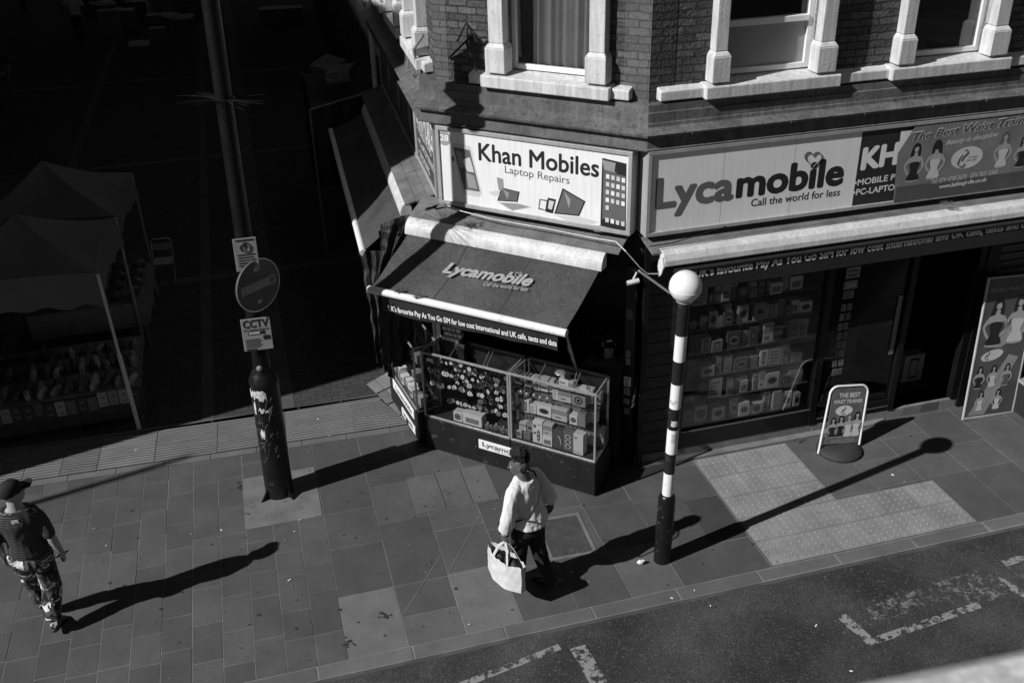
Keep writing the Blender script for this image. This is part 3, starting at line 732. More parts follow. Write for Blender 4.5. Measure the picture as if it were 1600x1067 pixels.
L_ = [([(941, 247), (979, 256), (978, 362), (938, 353)], 0), ([(943, 264), (978, 272), (977, 350), (941, 342)], 1), ([(965, 256), (978, 259), (978, 276), (963, 272)], 0), ([(941, 250), (962, 255), (960, 270), (944, 265)], 2)]
for r_ in range(6):
    for q_ in range(4):
        if r_ == 4 and q_ > 0: continue
        x, y = 947+q_*8.2-r_*.2, 272+r_*12.2+q_*2.0 + (7 if r_ == 5 else 0)
        L_.append(([(x, y), (x+5.2, y+1.2), (x+5, y+8), (x-.2, y+6.8)], 3 if (r_+q_) % 3 else 4))
picture('phone_picture', FC, sA, O1, [(p_, m_) for p_, m_ in L_], pm)

# the long right sign
sB = sign_box('shop_sign', FR, -3.135, 6.3, 3.04, 3.955, 'long grey and black shop sign above the right shop window', [('pale_panel', -3.09, -.735, sign_grey), ('dark_panel', -.734, 6.25, mat('sign_black', .03, .1, 3, .4))])
def tB(s_, pl, pr, capy, m_, bold, o=O1, par=sB, shear=0): return tline('lettering', FR, o, s_, pl, pr, capy, m_, par, bold, shear)
tB('Lyca', (1023, 326), (1146, 310.5), 282, mat('lyca_grey', .13), .04)
tB('mobile', (1149, 308.5), (1317, 287), 268, ink, .04)
tB('Call the world for less', (1173, 323), (1312, 305.5), 312, ink, .015)
mb = MB(); [mb.fr(x, x+.004, 3.09, 3.905, .2204) for x in (-2.3, -1.5)]; mb.build('panel_seam', ink_mid, sB, FR.M)
mb = MB()
def heart(F, cx, cy, w_, h_, o, r_, flip=1):
    pts = []
    for i in range(33):
        t = 2*math.pi*i/32; x = 16*math.sin(t)**3/17; y = (13*math.cos(t)-5*math.cos(2*t)-2*math.cos(3*t)-math.cos(4*t))/17
        s_, z_ = F.at(cx + x*w_/2, cy - y*h_/2, o); pts.append((s_, -o, z_))
    return pts
mb.tube(heart(FR, 1270, 248, 28, 30, O1, .008), .011, 6, flat=.3); mb.build('heart_emblem', ink_grey, sB, FR.M)
tB('KH', (1344, 265), (1402, 255), 234, sign_white, .05)
tB('\u2022MOBILE P', (1334, 291), (1398, 281), 282, sign_white, .02); tB('\u2022PC-LAPTO', (1332, 306), (1397, 297), 297, sign_white, .02)
mb = MB(); mb.fp(pp(FR, [(1408, 205), (1403, 243), (1428, 203)], O1+.002), O1+.002); mb.build('torn_corner', sign_white, sB, FR.M)

# banner over the right sign
OB = .245
bn = thing('advert_banner', on(FR, .9, -OB, 3.1), 'grey waist trainer advertising banner hung over the right end of the long sign', 'banner')
mb = MB(); q = pp(FR, [(1396, 316), (1600, 290), (1600, 170), (1430, 199), (1403, 240)], OB)
rx = 3.6; zt, zb_ = q[2][1], q[1][1]
pts = [q[0], (rx, q[0][1]), (rx, q[3][1]), q[3], q[4]]
mb.fp(pts, OB, 0); mb.fp([(x, z) for x, z in pts][::-1], OB-.004, 0)
for i in range(5):
    a, b = pts[i], pts[(i+1) % 5]; mb.quad((a[0], -OB, a[1]), (a[0], -OB+.0018, a[1]), (b[0], -OB+.0018, b[1]), (b[0], -OB, b[1]))
mb.fr(q[0][0]+.005, rx, q[0][1], q[0][1]+.17, OB+.001, 1); mb.build('sheet', [poster_bg, poster_dk], bn, FR.M)
def tN(s_, pl, pr, capy, m_, bold=0, shear=0, o=OB+.0012): return tline('lettering', FR, o, s_, pl, pr, capy, m_, bn, bold, shear)
tN('The Best Waist Trainer', (1424, 221), (1618, 190), 208, ink_pale, .05, .3)
tN('The Best Waist Trainer', (1425, 220.5), (1618, 189.5), 209, poster_dk, .015, .3, OB+.002)
tN('Beauty is discipline', (1477, 227), (1559, 213), 220, ink_pale, .02, .5)
tN('Tel: 079 4798 3570   074 7831 5360', (1454, 288), (1558, 272), 281, ink_pale, .01)
tN('www.ladiesgirdle.co.uk', (1467, 295), (1541, 283), 289, sign_white, .01)
c = FR.at(1511, 246.5, OB+.0012); mb = MB(); mb.fe(c[0], c[1], .20, .125, OB+.0012, 0, 32); mb.build('oval_badge', ink_pale, bn, FR.M)
def swan(F, cx, cz, h, o, par, M_, m_=ink_grey):
    mb = MB(); P_ = [(.1, .45), (.2, .5), (.3, .42), (.25, .28), (.05, .1), (-.05, -.08), (.1, -.2), (.22, -.3), (.1, -.45), (-.12, -.42), (-.25, -.25), (-.18, 0), (-.02, .25)]
    mb.tube([(cx+a*h, -o-.001, cz+b*h) for a, b in P_], h*.035, 5, flat=.3); return mb.build('swan_emblem', m_, par, M_)
swan(FR, c[0]-.07, c[1], .2, OB+.0018, bn, FR.M)
text('lettering', 'Ladies', c[0]+.02, c[0]+.14, c[1]-.01, .022, ink_grey, bn, off(FR, OB+.002), 0, .4); text('lettering', 'Girdle', c[0]-.01, c[0]+.13, c[1]-.045, .022, ink_grey, bn, off(FR, OB+.002), 0, .4)
def woman_pic(F, cx, z0, h, o, par, M_, tones=(0, 1, 2), arm=1, back=False):
    """flat printed figure: head, hair, body, arms, garment"""
    mb = MB(); u = h; mats = [skin_pic, ink, ink_grey, ink_pale, ink_mid]
    def P_(pts, m_, k):
        q = []; n = len(pts)
        for i in range(n):
            p0, p1, p2, p3 = pts[i-1], pts[i], pts[(i+1) % n], pts[(i+2) % n]
            for t in (0, .25, .5, .75):
                q.append(tuple(.5*(2*b+(c-a)*t+(2*a-5*b+4*c-d)*t*t+(3*b-a-3*c+d)*t**3) for a, b, c, d in zip(p0, p1, p2, p3)))
        pts = q; mb.fp([(cx+a*u*arm, z0+b*u) for a, b in (pts if arm > 0 else pts[::-1])], o+.0004*k, m_)
    hair, top = tones[0], tones[1]
    P_([(-.14, .62), (.10, .6), (.13, .85), (.06, 1.0), (-.06, 1.0), (-.13, .88)], hair, 0)
    P_([(-.15, .0), (.15, .0), (.17, .12), (.10, .28), (.15, .5), (.20, .62), (.06, .68), (.05, .76), (-.04, .76), (-.06, .68), (-.2, .62), (-.14, .45), (-.10, .28), (-.17, .12)], 0, 1)
    P_([(.14, .62), (.21, .6), (.29, .38), (.16, .2), (.12, .24), (.22, .38)], 0, 2); P_([(-.14, .62), (-.12, .55), (-.24, .42), (-.13, .22), (-.17, .18), (-.30, .42), (-.21, .6)], 0, 2)
    P_([(-.15, .04), (.15, .04), (.17, .12), (.10, .28), (.14, .5), (-.14, .5), (-.10, .28), (-.17, .12)], top, 3)
    mb.fe(cx+.0*u, z0+.86*u, .062*u, .085*u, o+.0018, 0 if not back else hair, 14)
    P_([(-.07, .9), (-.03, .97), (.05, .97), (.075, .86), (.03, .92)], hair, 5)
    return mb.build('printed_figure', mats, par, M_)
for px, py0, py1, tn, ar, bk in ((1424, 284, 226, (1, 1), 1, False), (1456, 280, 221, (1, 3), -1, True), (1562, 262, 208, (2, 3), 1, False), (1592, 262, 214, (1, 1), -1, False)):
    a = FR.at(px, py0, OB+.0012); b = FR.at(px, py1, OB+.0012); woman_pic(FR, a[0], a[1], b[1]-a[1], OB+.0012, bn, FR.M, tn, ar, bk)

# left facade signs
sC = sign_box('shop_sign', FL, -1.52, -.02, 3.0, 3.9, 'dark shop sign with white capitals on the market side of the corner', [('panel', -1.475, -.065, mat('sign_dark', .06))], o=.06)
OC = .0608
text('lettering', 'KHAN MOBILES', -1.46, -.08, 3.50, .30, sign_white, sC, off(FL, OC), .02)
text('lettering', '\u2022 MOBILE PHONES', -1.42, -.3, 3.40, .09, ink_pale, sC, off(FL, OC), .02); text('lettering', '\u2022 PC-LAPTOP REPAIRS', -1.42, -.2, 3.24, .09, ink_pale, sC, off(FL, OC), .02); text('lettering', '\u2022 UNLOCKING', -1.42, -.55, 3.09, .09, ink_pale, sC, off(FL, OC), .02)
sD = sign_box('picture_sign', FL, -5.5, -1.56, 2.98, 3.9, 'dim picture sign farther along the market side wall', [('panel', -5.45, -1.6, mat('sign_dim', .10, .3, 2))], o=.06)
mb = MB()
for k in range(6): mb.fe(-4.9+k*.55, 3.45, .15, .28, OC, k % 2, 14)
mb.build('picture', [ink_grey, ink_mid], sD, FL.M)
text('lettering', 'REPAIRS', -4.9, -2.4, 3.72, .12, ink_mid, sD, off(FL, OC), .02)

# ------------------------------------------------------------------ awnings
def awning(F, s0, s1, label, zt=2.86, fo=1.1, fz=2.25, do_text=True, fs0=None, fs1=None, lettering=True):
    fs0 = s0-.05 if fs0 is None else fs0; fs1 = s1-.08 if fs1 is None else fs1
    t = thing('shop_awning', on(F, (s0+s1)/2, -.4, 2.7), label, 'awning')
    # housing: quarter-round cover
    mb = MB(); pr = []; seg = 8
    for i in range(seg+1):
        a = i/seg*math.pi/2; pr.append((-.34-.13*math.sin(a), zt-.17+.17*math.cos(a)))
    pr = [(-.33, zt-.17)]+[(-.33, zt)]+pr[0:]
    v = [(x, y, z) for x in (s0, s1) for y, z in pr]; n = len(pr); f = [(i, i+1, n+i+1, n+i) for i in range(n-1)]+[(n-1, 0, n, 2*n-1)]+[tuple(range(n-1, -1, -1)), tuple(range(n, 2*n))]
    mb.add(v, f); mb.build('housing', housing_m, t, F.M)
    # fabric, sagging slightly
    mb = MB(); NX, NY = 24, 10; v = []; f = []
    for i in range(NX+1):
        for j in range(NY+1):
            u, q = i/NX, j/NY; y = -.44-(fo-.44)*q
            x = (s0+.03)*(1-q)+fs0*q; x2 = (s1-.03)*(1-q)+fs1*q
            z = (zt-.165)*(1-q)+fz*q - .02*math.sin(math.pi*q) + .008*math.sin(u*13+q*3)*math.sin(math.pi*q) + .020*mnoise.noise(Vector((u*5, q*3, s0)))*math.sin(math.pi*q)
            v.append((x+(x2-x)*u, y, z))
    k = len(v); v += [(a, b, c-.004) for a, b, c in v]
    for i in range(NX):
        for j in range(NY):
            a = i*(NY+1)+j; f.append((a, a+1, a+NY+2, a+NY+1)); f.append((k+a, k+a+NY+1, k+a+NY+2, k+a+1))
    mb.add(v, f); fb = mb.build('fabric', fabric, t, F.M, smooth=True)
    mb = MB(); NS = 3
    for k in (1, 2):
        u = k/NS; P = [v[int(u*NX)*(NY+1)+j] for j in range(NY+1)]
        mb.tube([(a, b, c+.002) for a, b, c in P], [(.009, .002)]*len(P), 4, up=(1, 0, 0))
        mb.build('seam', fabric_dk, fb, F.M); mb = MB()
    mb = MB(); mb.tube([(fs0-.03, -fo, fz-.01), (fs1+.03, -fo, fz-.01)], .043, 14); mb.build('front_bar', bar_white, t, F.M, smooth=True)
    for sgn, x in ((1, s0+.25), (-1, s1-.25)):
        mb = MB(); mb.tube([(x, -.36, zt-.2), (x+sgn*.5, -.7, (zt+fz)/2-.17), (x+sgn*.1, -fo+.03, fz-.03)], .022, 8); mb.build('folding_arm', alu, t, F.M, smooth=True)
    return t, fs0, fs1
aw, fs0, fs1 = awning(FC, -2.72, -.27, 'dark dusty awning let down over the glass cabinets on the chamfered corner', fs0=-2.80, fs1=-.40)
# dangling valance
mb = MB(); n = 40; v = []; f = []
for i in range(n+1):
    u = i/n; x = -2.68+u*2.2
    for j in range(4): v.append((x, -1.08+.012*math.sin(u*23)*j/3, 2.21-.235*j/3*(1-.12*u)))
for i in range(n):
    for j in range(3): a = i*4+j; f.append((a, a+1, a+5, a+4))
mb.add(v, f); mb.build('valance', valance_m, aw, FC.M, smooth=True)
tline('lettering', FC, 1.105, "UK's favourite Pay As You Go SIM for low cost International and UK calls, texts and data", (607, 485), (870, 541), 477.5, sign_white, aw, .022)
# lettering on the slope: build flat then lay on the fabric
slope_a = math.atan2((2.86-.165)-2.25, 1.1-.44)
MS = FC.M @ Matrix.Translation((0, -.44, 2.701)) @ Matrix.Rotation(-(math.pi/2 - slope_a), 4, 'X')
# local z now runs up the slope measured from the housing edge (negative = down)
def sl(px, py):
    # intersect ray with the fabric plane
    d = ray(px, py); M_ = MS; n_ = (M_.to_3x3() @ Vector((0, -1, 0))).normalized(); o = M_.translation
    t = (o-Vector((0, 0, CH))).dot(n_)/d.dot(n_); p = Vector((0, 0, CH))+d*t; q = M_.inverted() @ p; return q.x, q.z
def tS(s_, pl, pr, capy, bold, shear=.35, m_=faded_ink):
    a, za = sl(*pl); b, zb = sl(*pr); _, zc = sl(pl[0]+2, capy)
    return text('lettering', s_, a, b, za, zc-za, m_, aw, MS @ Matrix.Translation((0, -.012, 0)), bold, shear, (zb-za)/(b-a))
tS('Lycamobile', (691, 426), (830, 448), 410, .04); tS('Call the world for less', (755, 447), (824, 456), 441, .01, .1)
mb = MB(); pts = []
for i in range(25):
    t_ = 2*math.pi*i/24; x = 16*math.sin(t_)**3/17; y = (13*math.cos(t_)-5*math.cos(2*t_)-2*math.cos(3*t_)-math.cos(4*t_))/17
    q = sl(811+x*6, 431-y*6); pts.append((q[0], -.013, q[1]))
mb.tube(pts, .005, 5); mb.build('heart_emblem', faded_ink, aw, MS)

aw3, _, _ = awning(FL, -5.0, -.38, 'dark awning let down along the market side wall, half in sunlight', fo=.95, fz=2.25, fs0=-5.7, fs1=-.48)
# right awning: rolled up
t = thing('rolled_awning', on(FR, 1, -.4, 2.7), 'rolled up white cased awning above the right shop window', 'awning')
mb = MB(); pr = [(-.34, 2.80), (-.34, 2.955), (-.40, 2.95), (-.455, 2.92), (-.49, 2.86), (-.495, 2.80), (-.42, 2.785)]
v = [(x, y, z) for x in (-3.02, 6.3) for y, z in pr]; n = len(pr); f = [(i, i+1, n+i+1, n+i) for i in range(n-1)]+[(n-1, 0, n, 2*n-1)]+[tuple(range(n-1, -1, -1)), tuple(range(n, 2*n))]
mb.add(v, f); mb.build('housing', housing_m, t, FR.M, bevel=.01)
mb = MB(); mb.tube([(-2.9, -.44, 2.735), (6.2, -.44, 2.735)], .047, 14); mb.build('fabric_roll', fabric_dk, t, FR.M, smooth=True)
mb = MB(); mb.box(-2.75, 6.1, -.455, -.452, 2.48, 2.70); mb.build('valance', valance_m, t, FR.M)
mb = MB(); pr2 = [(-.36, 2.76), (-.40, 2.93), (-.47, 2.9), (-.50, 2.8), (-.45, 2.70), (-.40, 2.66)]
v = [(x, y, z) for x in (-3.035, -3.021) for y, z in pr2]; n = 6; mb.add(v, [(i, (i+1) % n, n+(i+1) % n, n+i) for i in range(n)]+[tuple(range(n)), tuple(range(2*n-1, n-1, -1))]); mb.build('end_cap', bar_white, t, FR.M)
tline('lettering', FR, .459, "UK's favourite Pay As You Go SIM for low cost International and UK calls, texts and data", (1085, 434), (1618, 353), 422, valance_ink, t, .035)
# crank rod and white cable
a, b = FR.at(998, 423, .55), FR.at(1047, 458, .62)
mb = MB(); mb.tube([(a[0], -.55, a[1]), (b[0], -.62, b[1])], .013, 8); tag(mb.build('crank_rod', mat('rod_grey', .35), None, FR.M), 'pale grey rod slanting down from the end of the rolled awning', 'rod')
mb = MB(); pts = []
for px, py, o_ in ((688, 318, .17), (720, 331, .3), (770, 344, .33), (850, 358, .33), (930, 374, .34), (962, 379, .38)): s_, z_ = FC.at(px, py, o_); p = FC.w(s_, -o_, z_+.01); pts.append(p)
for px, py in ((978, 393), (1000, 418), (1012, 428), (1030, 428)): s_, z_ = FR.at(px, py, .5); pts.append(FR.w(s_, -.5, z_))
mb.tube(pts, .006, 6); tag(mb.build('white_cable', white_paint, None), 'thin white cable running along the ledge and across the corner', 'cable')
mb = MB(); pts = []
for px, py in ((1015, 389), (1050, 384), (1090, 372), (1135, 358)): s_, z_ = FR.at(px, py, .40); pts.append(FR.w(s_, -.40, z_+.03))
mb.tube(pts, .005, 5); tag(mb.build('black_cable', black_matt, None), 'thin black cable lying on the boards over the rolled awning', 'cable')
# dry weeds on ledge and bar
def weeds(name, P0, n, r_, h, label):
    mb = MB()
    for i in range(n):
        a = random.uniform(0, 6.28); e = random.uniform(.2, 1); p = Vector(P0)+Vector((random.uniform(-r_, r_), random.uniform(-r_*.5, r_*.5), 0))
        q = p+Vector((math.cos(a)*h*(1-e*.5), math.sin(a)*h*(1-e*.5), h*e*random.uniform(.3, 1))); m_ = p.lerp(q, .5)+Vector((0, 0, h*.2))
        mb.tube([p, m_, q], [.003, .0025, .001], 3)
    return tag(mb.build(name, mat('dry_weed', .09, .4, 30, .9), None), label, 'weeds')
s_, z_ = FC.at(740, 350, .34); weeds('dry_weeds', FC.w(s_, -.34, z_-.02), 70, .10, .06, 'tuft of dry weeds on the ledge over the chamfer awning')
s_, z_ = FC.at(625, 458, 1.1); weeds('dry_weeds', FC.w(s_, -1.1, z_+.02), 60, .05, .05, 'wiry weeds caught on the awning front bar, left clump')
s_, z_ = FC.at(657, 468, 1.1); weeds('dry_weeds', FC.w(s_, -1.1, z_+.02), 60, .06, .05, 'wiry weeds caught on the awning front bar, right clump')
s_, z_ = FL.at(622, 275, .3); weeds('dry_weeds', FL.w(s_, -.3, z_-.02), 80, .10, .06, 'dry weeds growing on the ledge above the market side awning')
s_, z_ = FR.at(1482, 316, .4); weeds('dry_weeds', FR.w(s_, -.4, z_-.02), 60, .07, .04, 'clump of dead weeds on the boards above the rolled awning')

# black cloth hung round the left corner of the awning
def sheet(name, c00, c10, c01, c11, nx, ny, amp, fr_, m_, parent=None, label=None, cat=None, sag=0.):
    c00, c10, c01, c11 = map(Vector, (c00, c10, c01, c11)); v = []; f = []
    nrm = (c10-c00).cross(c01-c00).normalized()
    for i in range(nx+1):
        for j in range(ny+1):
            u, q = i/nx, j/ny; p = c00.lerp(c10, u).lerp(c01.lerp(c11, u), q)
            d = amp*(.35+.65*q)*(math.sin(u*fr_*6.28+q*1.3+2*mnoise.noise(p*2.5))+.5*math.sin(u*fr_*14+q*4)) + .04*mnoise.noise(p*6) + .02*mnoise.noise(p*15)
            v.append(p+nrm*d+Vector((0, 0, -sag*math.sin(math.pi*u)*(1-q)-sag*math.sin(math.pi*q))))
    for i in range(nx):
        for j in range(ny): a = i*(ny+1)+j; f.append((a, a+1, a+ny+2, a+ny+1))
    mb = MB(); mb.add(v, f); o = mb.build(name, m_, parent, I4, smooth=True)
    if label: tag(o, label, cat)
    return o
def F3(F, px, py, o): s_, z_ = F.at(px, py, o); return F.w(s_, -o, z_)
dr = thing('black_drape', at(*G(620, 400, 0).xy), 'black crumpled cloth draped from the ledge and hanging at the market corner of the kiosk', 'cloth')
sheet('upper_fold', G(596, 350, 2.72), G(690, 317, 3.02), G(588, 440, 2.1), G(646, 366, 2.60), 44, 22, .045, 3.4, cloth_blk, dr)
sheet('middle_fold', G(592, 360, 2.66), G(640, 368, 2.60), G(600, 520, 1.35), G(628, 430, 2.0), 34, 24, .05, 2.6, cloth_blk, dr)
sheet('hanging_fold', G(560, 392, 2.25), G(606, 392, 2.30), G(590, 560, 1.05), G(616, 592, .95), 44, 26, .055, 2.8, cloth_blk, dr)
sheet('side_curtain', FC.w(-2.78, -1.0, 2.25), FC.w(-2.72, -.4, 2.65), FC.w(-2.9, -.85, 1.0), FC.w(-2.75, -.4, 1.0), 24, 12, .02, 3, cloth_blk, None, 'dark side curtain closing the awning end behind the side cabinet', 'curtain')

# ------------------------------------------------------------------ glass cabinets
def cabinet(F, s0, s1, label, y0=-.76, y1=-.34, zb=.48, zt=1.36, inset=.0, shelves=(.80, 1.06)):
    t = thing('display_cabinet', on(F, (s0+s1)/2, y0, 0), label, 'display cabinet')
    mb = MB(); mb.box(s0-.01, s1+.01, y0-.01, y1+.01, .02, zb-.02); mb.build('base', mat('painted_board', .011, .35, 4, .5, .2, 50, spots=.3, sc2=12, spotc=.12), t, F.M, bevel=.004)
    mb = MB(); r_ = .011
    def bar(a, b): mb.tube([a, b], r_*1.35, 4, up=(0, .707, .707) if a[0] != b[0] else None)
    i = inset
    C0 = [(s0, y0), (s1, y0), (s1-i, y1), (s0+i, y1)]
    for z in (zb, zt):
        for k in range(4):
            a, b = C0[k], C0[(k+1) % 4]; mb.tube([(a[0], a[1], z), (b[0], b[1], z)], .016, 4, up=(.3, .3, .9))
    for a in C0: mb.tube([(a[0], a[1], zb), (a[0], a[1], zt)], .015, 4, up=(.7, .7, 0))
    for k in (.3, .72): x = s0+(s1-s0)*k; 
    mb.build('metal_frame', alu, t, F.M)
    for k in ((.25, .33), (.62, .72), (.66, .76)) if y0 < -.5 else ():
        mb = MB(); mb.box(-.001, .001, 0, 0.001, 0, .001) if 0 else None; xa, xb = s0+(s1-s0)*k[1], s0+(s1-s0)*k[0]; mb.tube([(xa, y0+.02, zt+.012), (xb, y1, zt+.014)], .007, 4); mb.build('top_strut', alu, t, F.M)
    mb = MB(); mb.quad((s0, y0, zb), (s1, y0, zb), (s1, y0, zt), (s0, y0, zt)); mb.quad((s1, y0, zb), (s1-i, y1, zb), (s1-i, y1, zt), (s1, y0, zt)); mb.quad((s0+i, y1, zb), (s0, y0, zb), (s0, y0, zt), (s0+i, y1, zt))
    mb.build('glass_panel', glass, t, F.M)
    mb = MB(); mb.quad((s0, y0, zt+.006), (s1, y0, zt+.006), (s1-i, y1, zt+.006), (s0+i, y1, zt+.006)); mb.build('glass_top', glass, t, F.M)
    mb = MB(); mb.box(s0+.015+i, s1-.015-i, y1, y1+.008, zb, zt-.02); mb.build('back_panel', mat('cabinet_back', .03, .3, 8, .6), t, F.M)
    for z in shelves:
        mb = MB(); mb.box(s0+.02+i*.5, s1-.02-i*.5, y0+.1, y1-.01, z-.006, z); mb.build('shelf', glass, t, F.M)
    mb = MB(); mb.box(s0+.01, s1-.01, y0+.012, y1-.01, zb-.018, zb+.012); mb.build('floor', mat('cabinet_floor', .05, .2, 6), t, F.M)
    return t
cabL = cabinet(FC, -2.42, -1.265, 'glass display cabinet full of wrist watches on a black base', shelves=(.70, .88, 1.06, 1.2))
cabR = cabinet(FC, -1.235, -.18, 'glass display cabinet full of boxed gadgets on a black base', inset=.03)
F3c = Frame(G(600, 483, 1.36), math.atan2(*(lambda d: (d.y, d.x))(G(645, 545, 1.36)-G(600, 483, 1.36))))
L3 = (G(645, 545, 1.36)-G(600, 483, 1.36)).length
cab3 = cabinet(F3c, 0, L3, 'narrow glass display cabinet along the market side of the kiosk', y0=0, y1=.3, shelves=(.85, 1.1))
# base lettering plates
a0, a1 = FC.at(748, 700, .785), FC.at(826, 722, .785)
pl = thing('name_plate', on(FC, (a0[0]+a1[0])/2, -.78, a0[1]), 'white name plate on the cabinet base behind the woman\'s head', 'sign')
_, zt_ = FC.at(748, 684, .785); zlo = (a0[1]+a1[1])/2
mb = MB(); mb.box(a0[0], a1[0], -.782, -.771, zlo, zlo+.125); mb.build('plate', sign_white, pl, FC.M, bevel=.003)
text('lettering', 'Lycamobile', a0[0]+.05, a1[0]-.05, zlo+.045, .06, mat('lyca_grey', .13), pl, off(FC, .784), .035); text('lettering', 'Call the world for less', a0[0]+.22, a1[0]-.05, zlo+.017, .018, ink_grey, pl, off(FC, .784), .01)
for zz, hh, nm in ((.30, .13, 'white name plate along the side cabinet base, upper one'), (.07, .11, 'white name plate along the side cabinet base, lower one')):
    p3 = thing('name_plate', on(F3c, L3/2, 0, zz), nm, 'sign'); mb = MB(); mb.box(.18 if zz > .2 else .5, L3-.12, -.022, -.012, zz, zz+hh); mb.build('plate', sign_white, p3, F3c.M)
    text('lettering', 'Lycamobile', .3 if zz > .2 else .55, L3-.2, zz+.035, .06, mat('lyca_grey', .13), p3, off(F3c, .024), .035)

# goods ---------------------------------------------------------------
def mk_box(F, x, y, z, wx, wy, h, tone, motif, label, group, name='product_box', rz=0.):
    t = thing(name, on(F, x, y, z, rz), label, 'box', group); M_ = WM(t)
    mb = MB(); mb.box(-wx/2, wx/2, 0, wy, 0, h); mb.build('carton', mat('carton_%02d' % int(tone*100), tone, .06, 10, .5), t, M_, bevel=.003)
    mb = MB(); d = .0015; A_ = 0 if tone > .3 else 2
    if motif == 'oval': mb.fe(0, h*.5, wx*.34, h*.26, d, 1 if tone > .3 else 2); mb.fe(0, h*.5, wx*.26, h*.16, d*2, 0)
    elif motif == 'circle': r_ = min(wx, h)*.36; mb.fe(0, h*.52, r_, r_, d, 0); mb.fe(0, h*.52, r_*.7, r_*.7, d*2, 2); mb.fe(0, h*.52, r_*.4, r_*.4, d*3, 0)
    elif motif == 'remote': mb.fe(wx*.12, h*.35, wx*.17, h*.28, d, 1); mb.fe(wx*.12, h*.45, wx*.09, wx*.09, d*2, 3); mb.fe(wx*.12, h*.28, wx*.09, wx*.09, d*2, 3); mb.fr(-wx*.4, -wx*.15, h*.7, h*.85, d, 1); mb.fr(-wx*.4, -wx*.15, h*.4, h*.5, d, 1); mb.fr(0, wx*.35, h*.85, h*.9, d, 2)
    elif motif == 'radio': mb.fr(-wx*.34, wx*.34, h*.2, h*.62, d, 1); mb.fr(-wx*.3, wx*.3, h*.3, h*.42, d*2, 2); [mb.fe(-wx*.25+k*wx*.125, h*.52, wx*.03, wx*.03, d*3, 3, 8) for k in range(5)]
    elif motif == 'arc': [mb.fp([(wx*.35*math.cos(a)-.0, h*.2+h*.55*math.sin(a)) for a in [q*.13+.1 for q in range(12)]]+[(wx*.29*math.cos(a), h*.2+h*.47*math.sin(a)) for a in [q*.13+.1 for q in range(11, -1, -1)]], d, 3)]
    elif motif == 'speakers':
        for zz in (.25, .5, .75): mb.fe(0, h*zz, wx*.3, h*.1, d, 3); mb.fe(0, h*zz, wx*.18, h*.06, d*2, 0)
    elif motif == 'band': mb.fr(-wx/2, wx/2, h*.5, h*.9, d, 2); mb.fr(-wx*.3, wx*.1, h*.2, h*.3, d, 1)
    elif motif == 'phone': mb.fr(-wx*.22, wx*.22, h*.12, h*.88, d, 0); mb.fr(-wx*.17, wx*.17, h*.2, h*.8, d*2, 2)
    elif motif == 'lines':
        for k in range(4): mb.fr(-wx*.38, wx*random.uniform(.1, .38), h*(.15+k*.2), h*(.22+k*.2), d, 1)
    else: mb.fr(-wx*.4, -wx*.1, h*.75, h*.87, d, 2); mb.fr(-wx*.4, wx*.3, h*.1, h*.13, d, 2)
    mb.build('printed_picture', [ink, ink_grey, ink_mid, ink_pale], t, M_)
    return t
GR = 'boxed gadgets in the right glass cabinet'
def row(F, x0, y, z, items, group, where, wy=.1):
    x = x0
    for (gap, wx, h, tone, motif, lab) in items:
        x += gap+wx/2; mk_box(F, x, y+random.uniform(0, .02), z, wx-.004, wy, h, tone, motif, lab+' '+where, group, rz=random.uniform(-.05, .05)); x += wx/2
row(FC, -1.20, -.735, .495, [(.22, .125, .29, .75, 'remote', 'tall white carton with a remote control picture'), (.005, .125, .13, .72, 'radio', 'low white carton with a small radio picture'), (.005, .125, .24, .10, 'arc', 'black carton with a thin pale arc'), (.0, .125, .26, .16, 'speakers', 'dark carton with three speaker rings'), (.005, .13, .27, .66, 'plain', 'plain pale carton at the right hand end')], GR, 'on the cabinet floor')
row(FC, -1.20, -.73, .627, [(.351, .12, .15, .55, 'band', 'half grey carton standing on the radio carton')], GR, 'in the right glass cabinet')
row(FC, -1.22, -.63, .805, [(.05, .10, .16, .72, 'phone', 'narrow white carton with a dark phone picture'), (.0, .085, .12, .7, 'lines', 'small white carton with fine print'), (.005, .19, .14, .74, 'oval', 'wide white carton with a dark oval speaker'), (.01, .19, .155, .6, 'band', 'wide white carton with a broad grey band'), (.03, .10, .12, .74, 'circle', 'square white carton with a fan picture'), (.0, .10, .17, .25, 'plain', 'grey carton leaning against the cabinet side')], GR, 'on the middle shelf')
row(FC, -1.22, -.62, 1.065, [(.44, .075, .15, .75, 'lines', 'slim white cylinder-like carton'), (.0, .16, .15, .6, 'band', 'pale carton with a grey top half'), (.01, .17, .14, .3, 'circle', 'mottled carton with a round picture')], GR, 'on the top shelf')
rr_ = random.Random(21)
for (z, zl, nm) in ((.495, .27, 'bottom'), (.805, .2, 'middle'), (1.065, .22, 'top')):
    x = -1.2; k = 0
    while x < -.30:
        wx = rr_.uniform(.06, .13); h = zl*rr_.uniform(.6, 1.0)
        mk_box(FC, x+wx/2, -.52+rr_.uniform(0, .04), z, wx-.005, .08, h, rr_.choice([.7, .5, .25, .75, .12, .6]), rr_.choice(['lines', 'phone', 'circle', 'band', 'oval', 'arc']), 'carton in the rear line of the right glass cabinet, %s shelf, %s from left' % (nm, ORD[k]), GR); x += wx; k += 1
for k, (x, y, z, tn, mo) in enumerate(((-1.17, -.72, .495, .45, 'circle'), (-1.06, -.715, .495, .2, 'lines'), (-1.12, -.70, .60, .6, 'band'), (-1.03, -.69, .6, .3, 'oval'))):
    mk_box(FC, x, y, z, .09, .09, .1, tn, mo, 'small carton in the left corner of the right cabinet floor, %s' % ['lower left', 'lower right', 'upper left', 'upper right'][k], GR)
